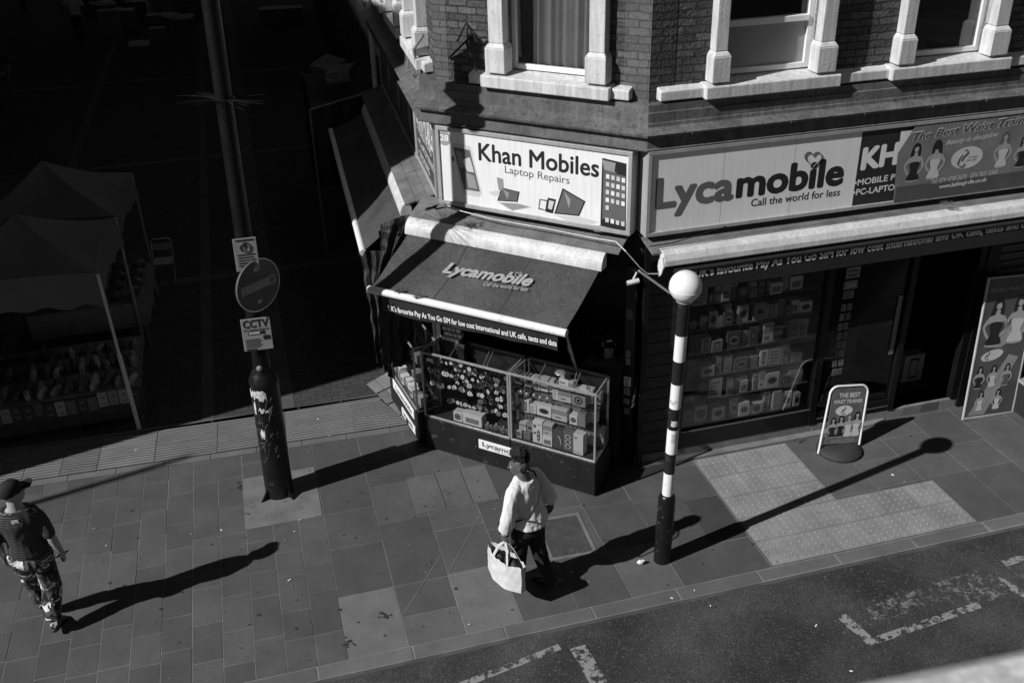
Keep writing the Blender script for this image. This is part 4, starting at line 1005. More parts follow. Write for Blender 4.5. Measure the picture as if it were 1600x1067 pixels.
# small round items, upper left of that cabinet
mb = MB(); mb.lathe([(.014, 0), (.022, .008), (.026, .03), (.018, .045), (.008, .05)], seg=14); ball = mb.build('camera_ball', alu, None, on(FC, -1.15, -.66, 1.067), smooth=True)
tag(ball, 'small shiny round gadget, first from the left on the top shelf', 'gadget', 'round gadgets on the top shelf')
for k in range(1, 5): copy_tree(ball, on(FC, -1.15+k*.085, -.66-.012*(k % 2), 1.067), 'small shiny round gadget, %s from the left on the top shelf' % ORD[k])
# dish lying on top
mb = MB(); mb.lathe([(.05, 0), (.065, .008), (.055, .018), (.02, .02)], seg=22); tag(mb.build('flat_dish', alu, None, on(FC, -.72, -.52, 1.372), smooth=True), 'flat round dish lying on top of the right glass cabinet', 'dish')
# watches
dial_m = mat('watch_dial', .9, .08, 200, .15, spec=.8, coat=.6)
def make_watch(M_, label, group, q=0):
    t = thing('wrist_watch', M_, label, 'watch', group)
    mb = MB(); mb.tube([(0, .03*math.cos(a), .03*math.sin(a)) for a in [k*2*math.pi/10 for k in range(11)]], .008, 5, flat=.5); mb.build('strap', mat('watch_strap', .10, .6, 60, .3, metal=.6), t, M_, smooth=True)
    mb = MB(); n = 12
    mb.add([(.019*math.cos(2*math.pi*k/n), -.034, .019*math.sin(2*math.pi*k/n)) for k in range(n)]+[(.02*math.cos(2*math.pi*k/n), -.026, .02*math.sin(2*math.pi*k/n)) for k in range(n)], [tuple(range(n))]+[(k, n+k, n+(k+1) % n, (k+1) % n) for k in range(n)])
    mb.build('dial', [dial_m, mat('watch_dial_steel', .4, .2, 90, .15, metal=.5), mat('watch_dial_black', .03, .2, 90, .1, spec=.8)][q], t, M_)
    mb = MB(); mb.tube([(.0215*math.cos(2*math.pi*k/12), -.031, .0215*math.sin(2*math.pi*k/12)) for k in range(13)], .004, 5); mb.build('bezel', chrome, t, M_, smooth=True); return t
WR = ['on the lowest watch shelf', 'on the second watch shelf', 'on the third watch shelf', 'on the top watch shelf']
WT = {}
for r_, (z, xa, xb, n) in enumerate(((.70, -2.1, -1.31, 16), (.88, -2.36, -1.31, 22), (1.06, -2.36, -1.31, 22), (1.2, -2.36, -1.7, 10))):
    for k in range(n):
        for lay in range(2 if r_ in (0, 1, 2) and k > 6 else 1):
            x = xa+(xb-xa)*k/(n-1)+random.uniform(-.022, .022); y = -.67+.07*lay+random.uniform(-.02, .03); zz = z+.035+.06*lay+random.uniform(-.004, .018)
            M_ = on(FC, x, y, zz) @ Matrix.Rotation(random.uniform(-.35, .1), 4, 'X') @ Matrix.Rotation(random.uniform(-.5, .5), 4, 'Z') @ Matrix.Scale(random.uniform(1.0, 1.55), 4)
            lab = '%s wrist watch from the left %s%s, left cabinet' % (ORD[k], WR[r_], ', rear line' if lay else '')
            q = random.choice([0, 0, 1, 2])
            if q not in WT: WT[q] = make_watch(M_, lab, 'wrist watches shown in the left glass cabinet', q)
            else: copy_tree(WT[q], M_, lab)
mk_box(FC, -1.98, -.735, .495, .12, .1, .13, .7, 'circle', 'small white carton with a round picture at the left of the watch cabinet floor', 'cartons on the watch cabinet floor')
mk_box(FC, -1.78, -.735, .495, .26, .12, .15, .75, 'radio', 'wide white carton with a car radio picture on the watch cabinet floor', 'cartons on the watch cabinet floor')
for k in range(3):
    tc_ = thing('toy_tractor', on(FC, -1.57+k*.105, -.70+.02*(k % 2), .495, .5), 'small grey toy tractor on the watch cabinet floor, %s' % ['next to the radio carton', 'the middle one', 'nearest the frame post'][k], 'toy', 'toy tractors'); M_ = WM(tc_)
    mb = MB(); mb.box(-.03, .035, -.015, .015, .03, .055); mb.box(-.03, .0, -.018, .018, .055, .085); mb.build('body', mat('toy_grey', .35), tc_, M_, bevel=.003)
    for xx, rr in ((-.022, .028), (.028, .02)):
        mb = MB(); mb.tube([(xx, -.026, rr), (xx, .026, rr)], rr, 12); mb.build('wheel', mat('toy_wheel', .2), tc_, M_)
# side cabinet cartons
SG = 'cartons in the side cabinet'
for sh, (z, n) in enumerate(((.495, 9), (.855, 9), (1.105, 8))):
    for k in range(n):
        mk_box(F3c, .1+k*(L3-.2)/(n-1), .02+.06*random.random(), z, .10, .1, random.uniform(.09, .15), random.choice([.5, .3, .15, .7]), random.choice(['lines', 'oval', 'phone', 'circle']), 'small carton in the narrow side cabinet, %s shelf, %s from the far end' % (['bottom', 'middle', 'top'][sh], ORD[k]), SG)
# silver cans/packets stacked behind the side cabinet (bright pile under the valance)
cg = []
for r_ in range(5):
    for k in range(4):
        p = FC.w(-2.30+k*.062+.03*(r_ % 2), -.42+.02*r_, 1.40+.055*r_-.0)
        if r_ == 0 and k == 0:
            mb = MB(); mb.box(-.028, .028, -.04, .04, 0, .05); c0 = mb.build('small_packet', mat('foil', .6, .4, 30, .35, metal=.4), None, at(p.x, p.y, p.z, AZC), bevel=.006); tag(c0, 'pale foil packet in the stack behind the watch cabinet, bottom row, left end', 'packet', 'foil packets stacked behind the watch cabinet')
        else: copy_tree(c0, at(p.x, p.y, p.z, AZC+random.uniform(-.2, .2)), 'pale foil packet in the stack behind the watch cabinet, %s row, %s from left' % (['bottom', 'second', 'third', 'fourth', 'top'][r_], ORD[k]))
mb = MB(); mb.box(-2.36, -2.0, -.47, -.30, 1.33, 1.395); mb.box(-2.34, -2.02, -.45, -.32, .0, 1.33); tag(mb.build('back_counter', dark_wood, None, FC.M, bevel=.005), 'dark counter behind the watch cabinet carrying foil packets', 'counter')
# shop window goods
SW = 'boxed goods in the right shop window'
SHZ = [.40, .72, 1.04, 1.36, 1.68, 2.0]
shf = thing('window_shelving', on(FR, -1.6, .3, .14), 'six tier display shelving behind the right shop window', 'shelving')
for z in SHZ:
    mb = MB(); mb.box(-2.46, -.80, .06, .62, z-.012, z); mb.build('shelf', mat('shelf_grey', .10), shf, FR.M)
SN = ['bottom', 'second', 'third', 'fourth', 'fifth', 'top']
rnd = random.Random(5)
for r_, z in enumerate(SHZ):
    x = -2.42; k = 0
    while x < -.86 and k < 22:
        wx = rnd.uniform(.07, .19); h = rnd.uniform(.11, .27)
        if x+wx > -.80: break
        tone = rnd.choice([.65, .5, .35, .2, .08, .7, .12]) if x > -1.6 or z < .9 else rnd.choice([.05, .12, .25, .4, .08])  # paler low and to the right: sunlight there is put into carton tones
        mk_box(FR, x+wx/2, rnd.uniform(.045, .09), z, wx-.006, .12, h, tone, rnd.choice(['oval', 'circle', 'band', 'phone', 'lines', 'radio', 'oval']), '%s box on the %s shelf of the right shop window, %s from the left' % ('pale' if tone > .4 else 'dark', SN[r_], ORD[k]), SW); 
        if rnd.random() < .35 and h < .17:
            w2 = wx*rnd.uniform(.6, .95); mk_box(FR, x+wx/2, rnd.uniform(.05, .1), z+h+.001, w2, .1, rnd.uniform(.05, .10), rnd.choice([.6, .3, .1, .45]), rnd.choice(['lines', 'band', 'radio']), 'small box stacked on the %s box of the %s shelf, right shop window' % (ORD[k], SN[r_]), SW, rz=rnd.uniform(-.2, .2))
        x += wx+rnd.choice([0, .005, .02, .06]); k += 1
# things seen inside the doorway
mk_box(FR, 1.05, .5, .14, .3, .15, .4, .3, 'phone', 'grey box standing inside the open doorway', 'things in the doorway')
mk_box(FR, .0, .6, .14, .4, .3, .8, .08, 'lines', 'dark crate seen through the door glass', 'things in the doorway')

# security camera
cc = thing('security_camera', on(FC, -.06, -.14, 2.5), 'small white security camera on the black corner pilaster', 'security camera'); M_ = WM(cc) @ Matrix.Rotation(.5, 4, 'Z')
mb = MB(); mb.tube([(.08, -.01, -.01), (-.05, -.03, -.03)], .028, 12); mb.build('body', white_paint, cc, M_, smooth=True)
mb = MB(); mb.tube([(.02, .0, .0), (.06, .05, .05), (.06, .09, .04)], .012, 8); mb.build('bracket', white_paint, cc, M_, smooth=True)
mb = MB(); mb.ell((-.056, -.031, -.031), (.008, .02, .02)); mb.build('lens', ink, cc, M_, smooth=True)

# rubbish bag by the cabinet corner
p = G(652, 664); mb = MB(); mb.ell((0, 0, .11), (.12, .12, .12), 28, 18)
mb.v = [tuple(Vector(v)*(1+.35*mnoise.noise(Vector(v)*9)+.12*mnoise.noise(Vector(v)*26))) for v in mb.v]
tag(mb.build('rubbish_bag', mat('bin_bag', .015, .2, 5, .25, .3, 30), None, at(p.x, p.y, -.01), smooth=True), 'crumpled black rubbish bag beside the side cabinet foot', 'bag')
mb = MB(); mb.ell((0, 0, .03), (.04, .03, .03), 10, 6); mb.v = [tuple(Vector(v)*(1+.4*mnoise.noise(Vector(v)*30))) for v in mb.v]
p = G(1001, 881); tag(mb.build('paper_scrap', sign_white, None, at(p.x, p.y, 0)), 'crumpled white paper scrap beside the striped pole foot', 'litter')
lit = [(590, 575), (215, 165), (300, 458), (1085, 922), (1110, 946), (1200, 905), (1275, 977), (655, 660), (468, 812), (515, 680), (460, 830), (346, 828), (166, 852), (452, 906), (733, 975), (1395, 742), (1050, 934), (1330, 1048), (212, 703), (497, 655), (875, 905), (893, 893)]
mb = MB(); mb.hexa([(-.02, -.008, 0), (.02, -.006, 0), (.022, .008, 0), (-.018, .007, 0)], [(-.02, -.008, .004), (.02, -.006, .008), (.022, .008, .003), (-.018, .007, .006)])
l0 = None
LW_ = ['in the market street shade near the kiosk', 'in the far market street', 'in the market street near the folding chair', 'on the kerb below the striped pole', 'on the kerb edge right of the woman', 'on the road below the tactile paving', 'on the road near the worn bay marking', 'by the rubbish bag', 'below the concrete patch, upper', 'right of the ribbed strip', 'below the concrete patch, lower', 'left of the lamp post patch', 'on the slabs right of the man', 'above the head of the man\'s shadow', 'on the pale slab by the kerb', 'on the slabs below the globe shadow', 'on the kerb left of the crossing', 'on the road by the parapet', 'on the ribbed strip, left part', 'on the ribbed strip behind the post', 'in the woman\'s shadow, near end', 'in the woman\'s shadow, upper']
for i, (px, py) in enumerate(lit):
    p = G(px, py, -.045 if py > 900 and px > 1150 else .012 if i in (18, 19) else .006); M_ = at(p.x, p.y, p.z, random.uniform(0, 3)) @ Matrix.Scale(random.uniform(.5, .9) * (2.5 if i == 1 else 1), 4)
    if l0 is None: l0 = tag(mb.build('litter_scrap', sign_white, None, M_), 'white scrap of litter lying '+LW_[i], 'litter', 'scraps of litter on the ground')
    else: copy_tree(l0, M_, 'white scrap of litter lying '+LW_[i])
#@@PART2
# ------------------------------------------------------------------ lamp post and crossing beacon
LEAN = R(1.15)
def lean_at(x, y): return Matrix.Translation((x, y, 0)) @ Matrix.Rotation(LEAN, 4, 'Y')
gp = G(437, 768); LPM = lean_at(gp.x, gp.y)
lp = thing('lamp_post', LPM, 'tall black lamp post with a scuffed thick base standing in a concrete patch', 'lamp post')
mb = MB(); mb.lathe([(.165, 0), (.165, .03), (.160, .05), (.157, 1.48), (.165, 1.5), (.165, 1.53), (.13, 1.62), (.10, 1.66), (.098, 1.72)], seg=32); mb.build('base_column', mat('scuffed_post_paint', .010, .4, 4, .35, .2, 60, spots=.5, sc2=9, spotc=.09, fine=.5, fs=25, spec=.3), lp, LPM, smooth=True)
mb = MB(); mb.lathe([(.096, 1.70), (.085, 3.5), (.078, 6.9), (.03, 6.93)], seg=24); mb.build('shaft', post_m, lp, LPM, smooth=True)
mb = MB(); mb.ell((0, -.1, 1.72), (.035, .03, .035)); mb.build('cap_bolt', mat('bolt_grey', .18), lp, LPM, smooth=True)
mb = MB(); M2 = LPM @ Matrix.Rotation(R(-60), 4, 'Z'); mb.box(-.19, -.155, -.06, .06, .42, 1.15); mb.build('access_door', black_gloss, lp, M2, bevel=.005)
for a in (-130, -40):
    mb = MB(); M3 = LPM @ Matrix.Rotation(R(a), 4, 'Z'); mb.hexa([(.15, -.006, .0), (.27, -.006, .0), (.27, .006, .0), (.15, .006, .0)], [(.15, -.006, .13), (.165, -.006, .13), (.165, .006, .13), (.15, .006, .13)]); mb.build('base_fin', black_gloss, lp, M3)
mb = MB(); mb.fe(0, 0, 0, 0, 0) if 0 else None
for k in range(3):
    pass
# peeled sticker remains wrapped round the column
mb = MB()
def wrap(mb, rr, a0, a1, z0, z1, n=14, jag=.03):
    rn = random.Random(int(z0*100)); v = []
    for i in range(n+1):
        a = a0+(a1-a0)*i/n; v += [(rr*math.cos(a), rr*math.sin(a), z0+rn.uniform(-jag, jag)), (rr*math.cos(a), rr*math.sin(a), z1+rn.uniform(-jag, jag))]
    mb.add(v, [(2*i, 2*i+2, 2*i+3, 2*i+1) for i in range(n)])
for a0, a1, z0, z1 in ((-2.7, -1.3, 1.36, 1.45), (-2.4, -2.2, 1.15, 1.3), (-2.0, -1.0, 1.2, 1.23), (-2.1, -1.75, .86, .95)): wrap(mb, .1605, a0, a1, z0, z1)
mb.build('sticker_remains', mat('peeled_paper', .5, .5, 25, .8), lp, LPM)
mb = MB(); rn = random.Random(3)
for k in range(26):
    a = rn.uniform(-2.6, -.7); z = rn.uniform(.55, 1.3); pts = []
    for q in range(5): pts.append((.159*math.cos(a), .159*math.sin(a), z)); a += rn.uniform(-.25, .25); z += rn.uniform(-.07, .07)
    mb.tube(pts, .0025, 4, cap=False)
mb.build('graffiti_scribble', mat('marker_ink', .13), lp, LPM)
mb = MB(); mb.box(-.15, .15, -.09, .2, 6.15, 6.6); mb.ell((.02, -.16, 6.1), (.14, .14, .16)); mb.build('camera_housing', black_gloss, lp, LPM, bevel=.02)
# anti climb ring of wire spikes
sp_ = thing('spike_ring', LPM @ Matrix.Translation((0, 0, 4.62)), 'fan of thin anti climb wire spikes clamped round the lamp post', 'spikes'); M_ = WM(sp_)
mb = MB(); mb.tube([(.095*math.cos(a), .095*math.sin(a), 0) for a in [k*2*math.pi/18 for k in range(19)]], .012, 6); mb.build('clamp', black_gloss, sp_, M_)
mb = MB(); rn = random.Random(9)
for k in range(34):
    a = k*2*math.pi/34+rn.uniform(-.06, .06); l = rn.uniform(.34, .44); dz = rn.uniform(-.035, .03)
    mb.tube([(.09*math.cos(a), .09*math.sin(a), 0), (l*.6*math.cos(a), l*.6*math.sin(a), dz*.8), (l*math.cos(a+rn.uniform(-.05, .05)), l*math.sin(a), dz)], [.0035, .003, .002], 4)
mb.build('wires', mat('spike_wire', .012, .1, 5, .7, spec=.1), sp_, M_)
# signs on the post; local x to the right as seen, y away from viewer
def post_face(z, yaw, o=.12): return LPM @ Matrix.Rotation(R(yaw), 4, 'Z') @ Matrix.Translation((0, -o, z))
M_ = post_face(2.70, 53, .13)
ne = thing('no_entry_sign', M_, 'round no entry sign with a pale bar turned towards the street, on the lamp post', 'road sign')
mb = MB(); n = 40; v = [(.285*math.cos(2*math.pi*k/n), y, .285*math.sin(2*math.pi*k/n)) for y in (0, .02) for k in range(n)]
mb.add(v, [tuple(range(n)), tuple(range(2*n-1, n-1, -1))]+[(k, n+k, n+(k+1) % n, (k+1) % n) for k in range(n)]); mb.build('disc', mat('sign_red_as_grey', .05, .2, 5, .3), ne, M_)
mb = MB(); mb.tube([(.283*math.cos(2*math.pi*k/40), .0, .283*math.sin(2*math.pi*k/40)) for k in range(41)], .006, 5); mb.build('rim', alu, ne, M_)
mb = MB(); mb.fr(-.23, .23, -.048, .048, .003); mb.build('bar', mat('bar_pale', .2, .2, 9), ne, M_)
mb = MB(); mb.fe(.18, 0, .05, .055, .005, 0, 20); mb.fe(.18, 0, .035, .04, .006, 1, 20); mb.build('round_sticker', [mat('st_a', .25), mat('st_b', .1)], ne, M_)
mb = MB(); mb.box(-.03, .03, .0, .12, -.2, -.16); mb.box(-.03, .03, 0, .12, .16, .2); mb.build('bracket', alu, ne, M_)
M_ = post_face(2.15, 14, .125)
ct = thing('cctv_notice', M_, 'grey camera warning notice reading CCTV in operation, below the round sign', 'sign')
mb = MB(); mb.box(-.15, .15, 0, .006, -.19, .19); mb.build('plate', mat('notice_plate', .32, .1, 6), ct, M_, bevel=.004)
mm = M_ @ Matrix.Translation((0, -.002, 0))
text('lettering', 'CCTV', -.13, .13, .085, .085, ink, ct, mm, .03); text('lettering', 'in operation', -.13, .13, .045, .03, ink, ct, mm, .005)
mb = MB(); mb.fp([(-.09, 0), (.04, 0), (.04, .04), (-.09, .04)], .003, 0); mb.fp([(-.08, .007), (.03, .007), (.03, .033), (-.08, .033)], .004, 1); mb.fp([(.04, .01), (.08, -.01), (.08, .05), (.04, .03)], .003, 0); mb.build('camera_symbol', [ink, ink_pale], ct, M_)
mb = MB()
for k in range(5): mb.fr(-.13, .02+.02*(k % 2), -.06-k*.022, -.052-k*.022, .003)
mb.fr(.06, .13, -.07, -.02, .003); mb.fr(-.13, -.02, -.18, -.165, .003); mb.build('small_print', ink, ct, M_)
M_ = post_face(3.06, 16, .115)
no = thing('parking_notice', M_, 'small grey notice with a round symbol above the round sign', 'sign')
mb = MB(); mb.box(-.115, .115, 0, .005, -.18, .18); mb.build('plate', mat('notice_plate', .32), no, M_, bevel=.004)
mb = MB(); mb.tube([(.05*math.cos(k*.35), -.002, .08+.05*math.sin(k*.35)) for k in range(19)], .005, 4); mb.fr(-.006, .006, .04, .12, .003); mb.fe(.01, .09, .014, .014, .003, 0, 10); mb.fr(-.09, .09, .15, .165, .003)
for k in range(5): mb.fr(-.09, .09-.02*(k % 2), -.005-k*.03, .006-k*.03, .003)
mb.build('print', ink, no, M_)

gb = G(1034, 874); BM = lean_at(gb.x, gb.y)
bc = thing('belisha_beacon', BM, 'black and white striped crossing pole with a white globe on top', 'crossing beacon')
mb = MB(); mb.lathe([(.088, 0), (.088, .80), (.078, .84), (.058, .86)], seg=28); mb.build('base_sleeve', mat('beacon_base', .009, .3, 5, .3, .1, 60, spots=.5, sc2=11, spotc=.12), bc, BM, smooth=True)
zs = [.86, 1.13, 1.37, 1.65, 1.89, 2.16, 2.41, 2.68, 3.0]
for i in range(8):
    mb = MB(); mb.lathe([(.056, zs[i]), (.056, zs[i+1])], seg=24)
    mb.build('white_band' if i % 2 == 0 else 'black_band', mat('beacon_white', .8, .03, 3, .3, spots=.7, sc2=8, spotc=.35) if i % 2 == 0 else mat('beacon_black', .018, .2, 4, .25, spots=.3, sc2=12, spotc=.1), bc, BM, smooth=True)
mb = MB(); mb.lathe([(.05, 3.0), (.075, 3.02), (.075, 3.05), (.04, 3.06)], seg=20); mb.build('collar', alu, bc, BM, smooth=True)
mb = MB(); mb.ell((0, 0, 3.17), (.148, .148, .148), 40, 24); mb.lathe([(.1488, -.004), (.1488, .004)], (0, 0, 3.15), 40); mb.build('globe', mat('globe_white', .80, .04, 3, .3, spec=.5, spots=.25, sc2=9, spotc=.5), bc, BM, smooth=True)
mb = MB(); wrap(mb, .0575, -2.2, -1.0, 1.70, 1.76, 8, .004); wrap(mb, .0575, -2.0, -1.2, 1.52, 1.60, 8, .015); mb.build('stickers', mat('peeled_paper', .5), bc, BM)

# ------------------------------------------------------------------ pavement board and banner stand
a_, b_ = G(1289.6, 697, .1), G(1340.7, 688, .1); FB = Frame(a_, math.atan2(b_.y-a_.y, b_.x-a_.x)); wB = (b_-a_).length
BMx = FB.M @ Matrix.Rotation(R(-9), 4, 'X') @ Matrix.Translation((0, 0, .03)) @ Matrix.Rotation(R(6), 4, 'Y')
ab = thing('pavement_sign', FB.M @ Matrix.Translation((wB/2, 0, 0)), 'waist trainer pavement board in a white hoop frame on a round rubber base', 'pavement sign')
HB = .80
mb = MB(); mb.box(-.005, wB+.005, 0, .012, .08, HB); mb.build('board', mat('board_bg', .12, .25, 6, .5), ab, BMx, bevel=.004)
mb = MB(); r_ = .10; h_ = HB+.03; pts = [(-.075, .006, -.03), (-.035, .006, h_-r_*1.3)]+[(-.035+r_-r_*math.cos(t), .006, h_-r_+r_*math.sin(t)) for t in [k*math.pi/2/6 for k in range(7)]]+[(wB+.03-r_+r_*math.sin(t), .006, h_-r_+r_*math.cos(t)) for t in [k*math.pi/2/6 for k in range(7)]]+[(wB+.03, .006, h_-.3), (wB+.03, .006, .05)]
mb.tube(pts, .014, 10); mb.build('hoop_frame', bar_white, ab, BMx, smooth=True)
mb = MB(); mb.lathe([(.27, 0), (.27, .03), (.22, .07), (.12, .085)], (wB/2-.03, .0, .003), 36); mb.build('rubber_base', mat('rubber_base', .035, .2, 8, .6, .1, 80), ab, FB.M, smooth=True)
fm = BMx @ Matrix.Translation((0, -.002, 0))
text('lettering', 'THE BEST', wB*.2, wB*.85, .685, .055, ink_pale, ab, fm, .03); text('lettering', 'WAIST TRAINER', wB*.06, wB*.94, .61, .045, ink_pale, ab, fm, .03)
mb = MB(); mb.fe(wB*.42, .515, .115, .065, .002, 0, 26); mb.build('oval_badge', ink_pale, ab, BMx); swan(None, wB*.38, .515, .1, .004, ab, BMx)
for k in range(4): woman_pic(None, wB*(.14+.24*k), .17, .26+.02*k, .003, ab, BMx, ((1, 1), (1, 1), (2, 3), (1, 3))[k], 1 if k % 2 else -1)
text('lettering', 'Tel: 079 4798 3570   074 7831 5360', wB*.15, wB*.85, .125, .014, ink_pale, ab, fm); text('lettering', 'www.ladiesgirdle.co.uk', wB*.15, wB*.85, .10, .014, ink_pale, ab, fm)

SM = FR.M @ Matrix.Translation((0, -.30, 0))
bs = thing('banner_stand', FR.M @ Matrix.Translation((1.6, -.3, 0)), 'tall dark waist trainer banner in a pale frame leaning at the right of the doorway', 'banner')
x0, x1, zt_ = 1.25, 1.98, 1.87
SM = FR.M @ Matrix.Translation((0, -.34, 0)) @ Matrix.Rotation(R(-6), 4, 'X') @ Matrix.Translation((1.25, 0, 0)) @ Matrix.Rotation(R(3.0), 4, 'Y') @ Matrix.Translation((-1.25, 0, .012))
mb = MB(); mb.box(x0, x1, 0, .012, .03, zt_); mb.build('sheet', poster_dk, bs, SM)
mb = MB()
for a in ((x0-.012, x0+.01, .0, zt_+.02), (x1-.01, x1+.012, 0, zt_+.02), (x0+.01, x1-.01, zt_, zt_+.02), (x0+.01, x1-.01, .0, .03)): mb.box(a[0], a[1], -.006, .02, a[2], a[3])
mb.build('frame', mat('stand_frame', .45), bs, SM, bevel=.003)
fm = SM @ Matrix.Translation((0, -.002, 0))
text('lettering', 'The Best Waist Trainer', x0+.05, x1-.05, 1.70, .05, ink_mid, bs, fm, .02, .3)
mb = MB(); mb.fe(1.5, .86, .16, .07, .002, 0, 26, .2); mb.build('oval_badge', ink_pale, bs, SM); swan(None, 1.42, .86, .11, .004, bs, SM)
mb = MB(); mb.fp([(1.35, .98), (1.97, 1.5), (1.97, 1.2), (1.6, .95)], .0015); mb.fp([(1.3, .05), (1.55, .05), (1.9, .8), (1.75, .85)], .0015); mb.build('printed_sash', ink_mid, bs, SM)
woman_pic(None, 1.47, .98, .62, .003, bs, SM, (1, 1), 1); woman_pic(None, 1.78, 1.0, .62, .003, bs, SM, (1, 3), -1)
for k in range(3): woman_pic(None, 1.37+k*.2, .42, .3, .003, bs, SM, (1, (1, 3, 2)[k]), 1)
for k in range(2): woman_pic(None, 1.45+k*.25, .1, .28, .003, bs, SM, (1, 3), -1)
pb = G(1594, 642); bb = thing('black_bin', at(pb.x+.05, pb.y-.05, 0, AZR), 'black box bin with a white lid edge at the right edge behind the banner stand', 'bin'); M_ = WM(bb)
mb = MB(); mb.box(-.12, .25, -.15, .15, 0, .42); mb.build('body', rubber, bb, M_, bevel=.015)
mb = MB(); mb.box(-.13, .26, -.16, .16, .42, .45); mb.build('lid', ink_mid, bb, M_, bevel=.008)

# ------------------------------------------------------------------ stone parapet at the photographer's elbow
e0, e1 = G(1222, 1058, 6.62), G(1600, 982, 6.62); d = (e1-e0).normalized(); az_ = math.atan2(d.y, d.x)
PM = at(e0.x, e0.y, 0, az_)
mb = MB(); n = 30; v = []; f = []
for i in range(n+1):
    x = -1.2+4.2*i/n
    for (y, z) in ((.0, 6.45), (.0, 6.60), (-.02, 6.62), (-.30, 6.63), (-.32, 6.60), (-.32, 6.45)): v.append((x, y+.004*mnoise.noise(Vector((x*9, y*4, z))), z+.006*mnoise.noise(Vector((x*7, y*9, 3)))))
for i in range(n):
    for j in range(6): a, b = i*6+j, i*6+(j+1) % 6; f.append((a, a+6, b+6, b))
f.append(tuple(range(6))); f.append(tuple(n*6+j for j in range(5, -1, -1)))
pp_ = thing('stone_parapet', PM, 'pale stone parapet coping close to the viewer at the bottom right', 'parapet')
mb.add(v, f); mb.build('coping', mat('parapet_stone', .5, .25, 22, .85, .4, 60, fine=.2, spots=.4, sc2=30, spotc=.2), pp_, PM)
mb = MB(); mb.box(-1.15, 2.95, -.28, -.04, -.04, 6.45); mb.build('wall', brick, pp_, PM)

# ------------------------------------------------------------------ people
def voxel(name, parts, size, m_, parent, M, smooth_it=4, label=None, disp=0., ds=20., dz=None):
    """parts: builder holding closed overlapping shells -> one continuous surface"""
    me = bpy.data.meshes.new('tmp'); me.from_pydata(parts.v, [], parts.f); me.update()
    bm = bmesh.new(); bm.from_mesh(me); bmesh.ops.remove_doubles(bm, verts=bm.verts, dist=1e-5); bmesh.ops.recalc_face_normals(bm, faces=bm.faces); bm.to_mesh(me); bm.free()
    o = baked(me)
    q = o.modifiers.new('r', 'REMESH'); q.mode = 'VOXEL'; q.voxel_size = size
    q = o.modifiers.new('s', 'SMOOTH'); q.iterations = smooth_it; q.factor = .5
    me2 = finish(o)
    if disp:
        nn = [v.normal.copy() for v in me2.vertices]
        for v in me2.vertices:
            p = v.co.copy(); k = mnoise.noise(Vector((p.x*ds, p.y*ds, p.z*ds*.45)))+.5*mnoise.noise(Vector((p.x*ds*2.3+5, p.y*ds*2.3, p.z*ds)))
            v.co = p + nn[v.index]*disp*k
    me2.materials.clear()
    for x in (m_ if isinstance(m_, (list, tuple)) else [m_]): me2.materials.append(x)
    me2.polygons.foreach_set('use_smooth', [True]*len(me2.polygons)); me2.name = name
    return link(name, me2, parent, M, label=label)
def V(*a): return Vector(a)
def limb(mb, pts, rr, seg=14, up=None):
    pts = [Vector(p) for p in pts]; P2 = []; R2 = []
    for i in range(len(pts)-1):
        for k in range(4): t = k/4; P2.append(pts[i].lerp(pts[i+1], t)); a, b = rr[i], rr[i+1]; R2.append(tuple(x*(1-t)+y*t for x, y in zip(a, b)) if hasattr(a, '__len__') else a*(1-t)+b*t)
    P2.append(pts[-1]); R2.append(rr[-1])
    # soften bends
    for _ in range(2): P2 = [P2[0]]+[(P2[i-1]+P2[i]*2+P2[i+1])/4 for i in range(1, len(P2)-1)]+[P2[-1]]
    mb.tube(P2, R2, seg, up=up)
    for p, r_ in ((P2[0], R2[0]), (P2[-1], R2[-1])):
        q = r_ if not hasattr(r_, '__len__') else min(r_); mb.ell(p, (q, q, q), 12, 8)
def hand(mb, wrist, d, side, n, curl=.5, s=1., thumb_side=1):
    """wrist point, d finger direction, side = towards little finger..thumb axis, n = palm normal (fingers curl to it)"""
    d, side, n = d.normalized(), side.normalized(), n.normalized(); W = wrist
    mb.tube([W-d*.01*s, W+d*.03*s, W+d*.085*s], [(.028*s, .018*s), (.038*s, .016*s), (.040*s, .014*s)], 12, up=side)
    lens = [.068, .078, .072, .056]; offs = [.030, .010, -.010, -.029]
    for l, o_ in zip(lens, offs):
        b = W+d*.082*s+side*(o_*s*thumb_side); p = [b]; dd = d.copy(); q = b
        for k, fr_ in enumerate((.42, .32, .26)):
            ang = curl*(.5+.5*k); dd = (dd*math.cos(ang*.8)+n*math.sin(ang*.8)).normalized(); q = q+dd*l*fr_*s; p.append(q)
        mb.tube(p, [.0095*s, .009*s, .0082*s, .0065*s], 8)
        mb.ell(p[-1], (.0066*s,)*3, 8, 6)
    tb = W+d*.022*s+side*.028*s*thumb_side; t1 = tb+(d*.55+side*thumb_side*.6+n*.3).normalized()*.035*s; t2 = t1+(d*.8+side*thumb_side*.15+n*.5).normalized()*.03*s
    mb.tube([tb, t1, t2], [.013*s, .011*s, .008*s], 8); mb.ell(t2, (.008*s,)*3, 8, 6)
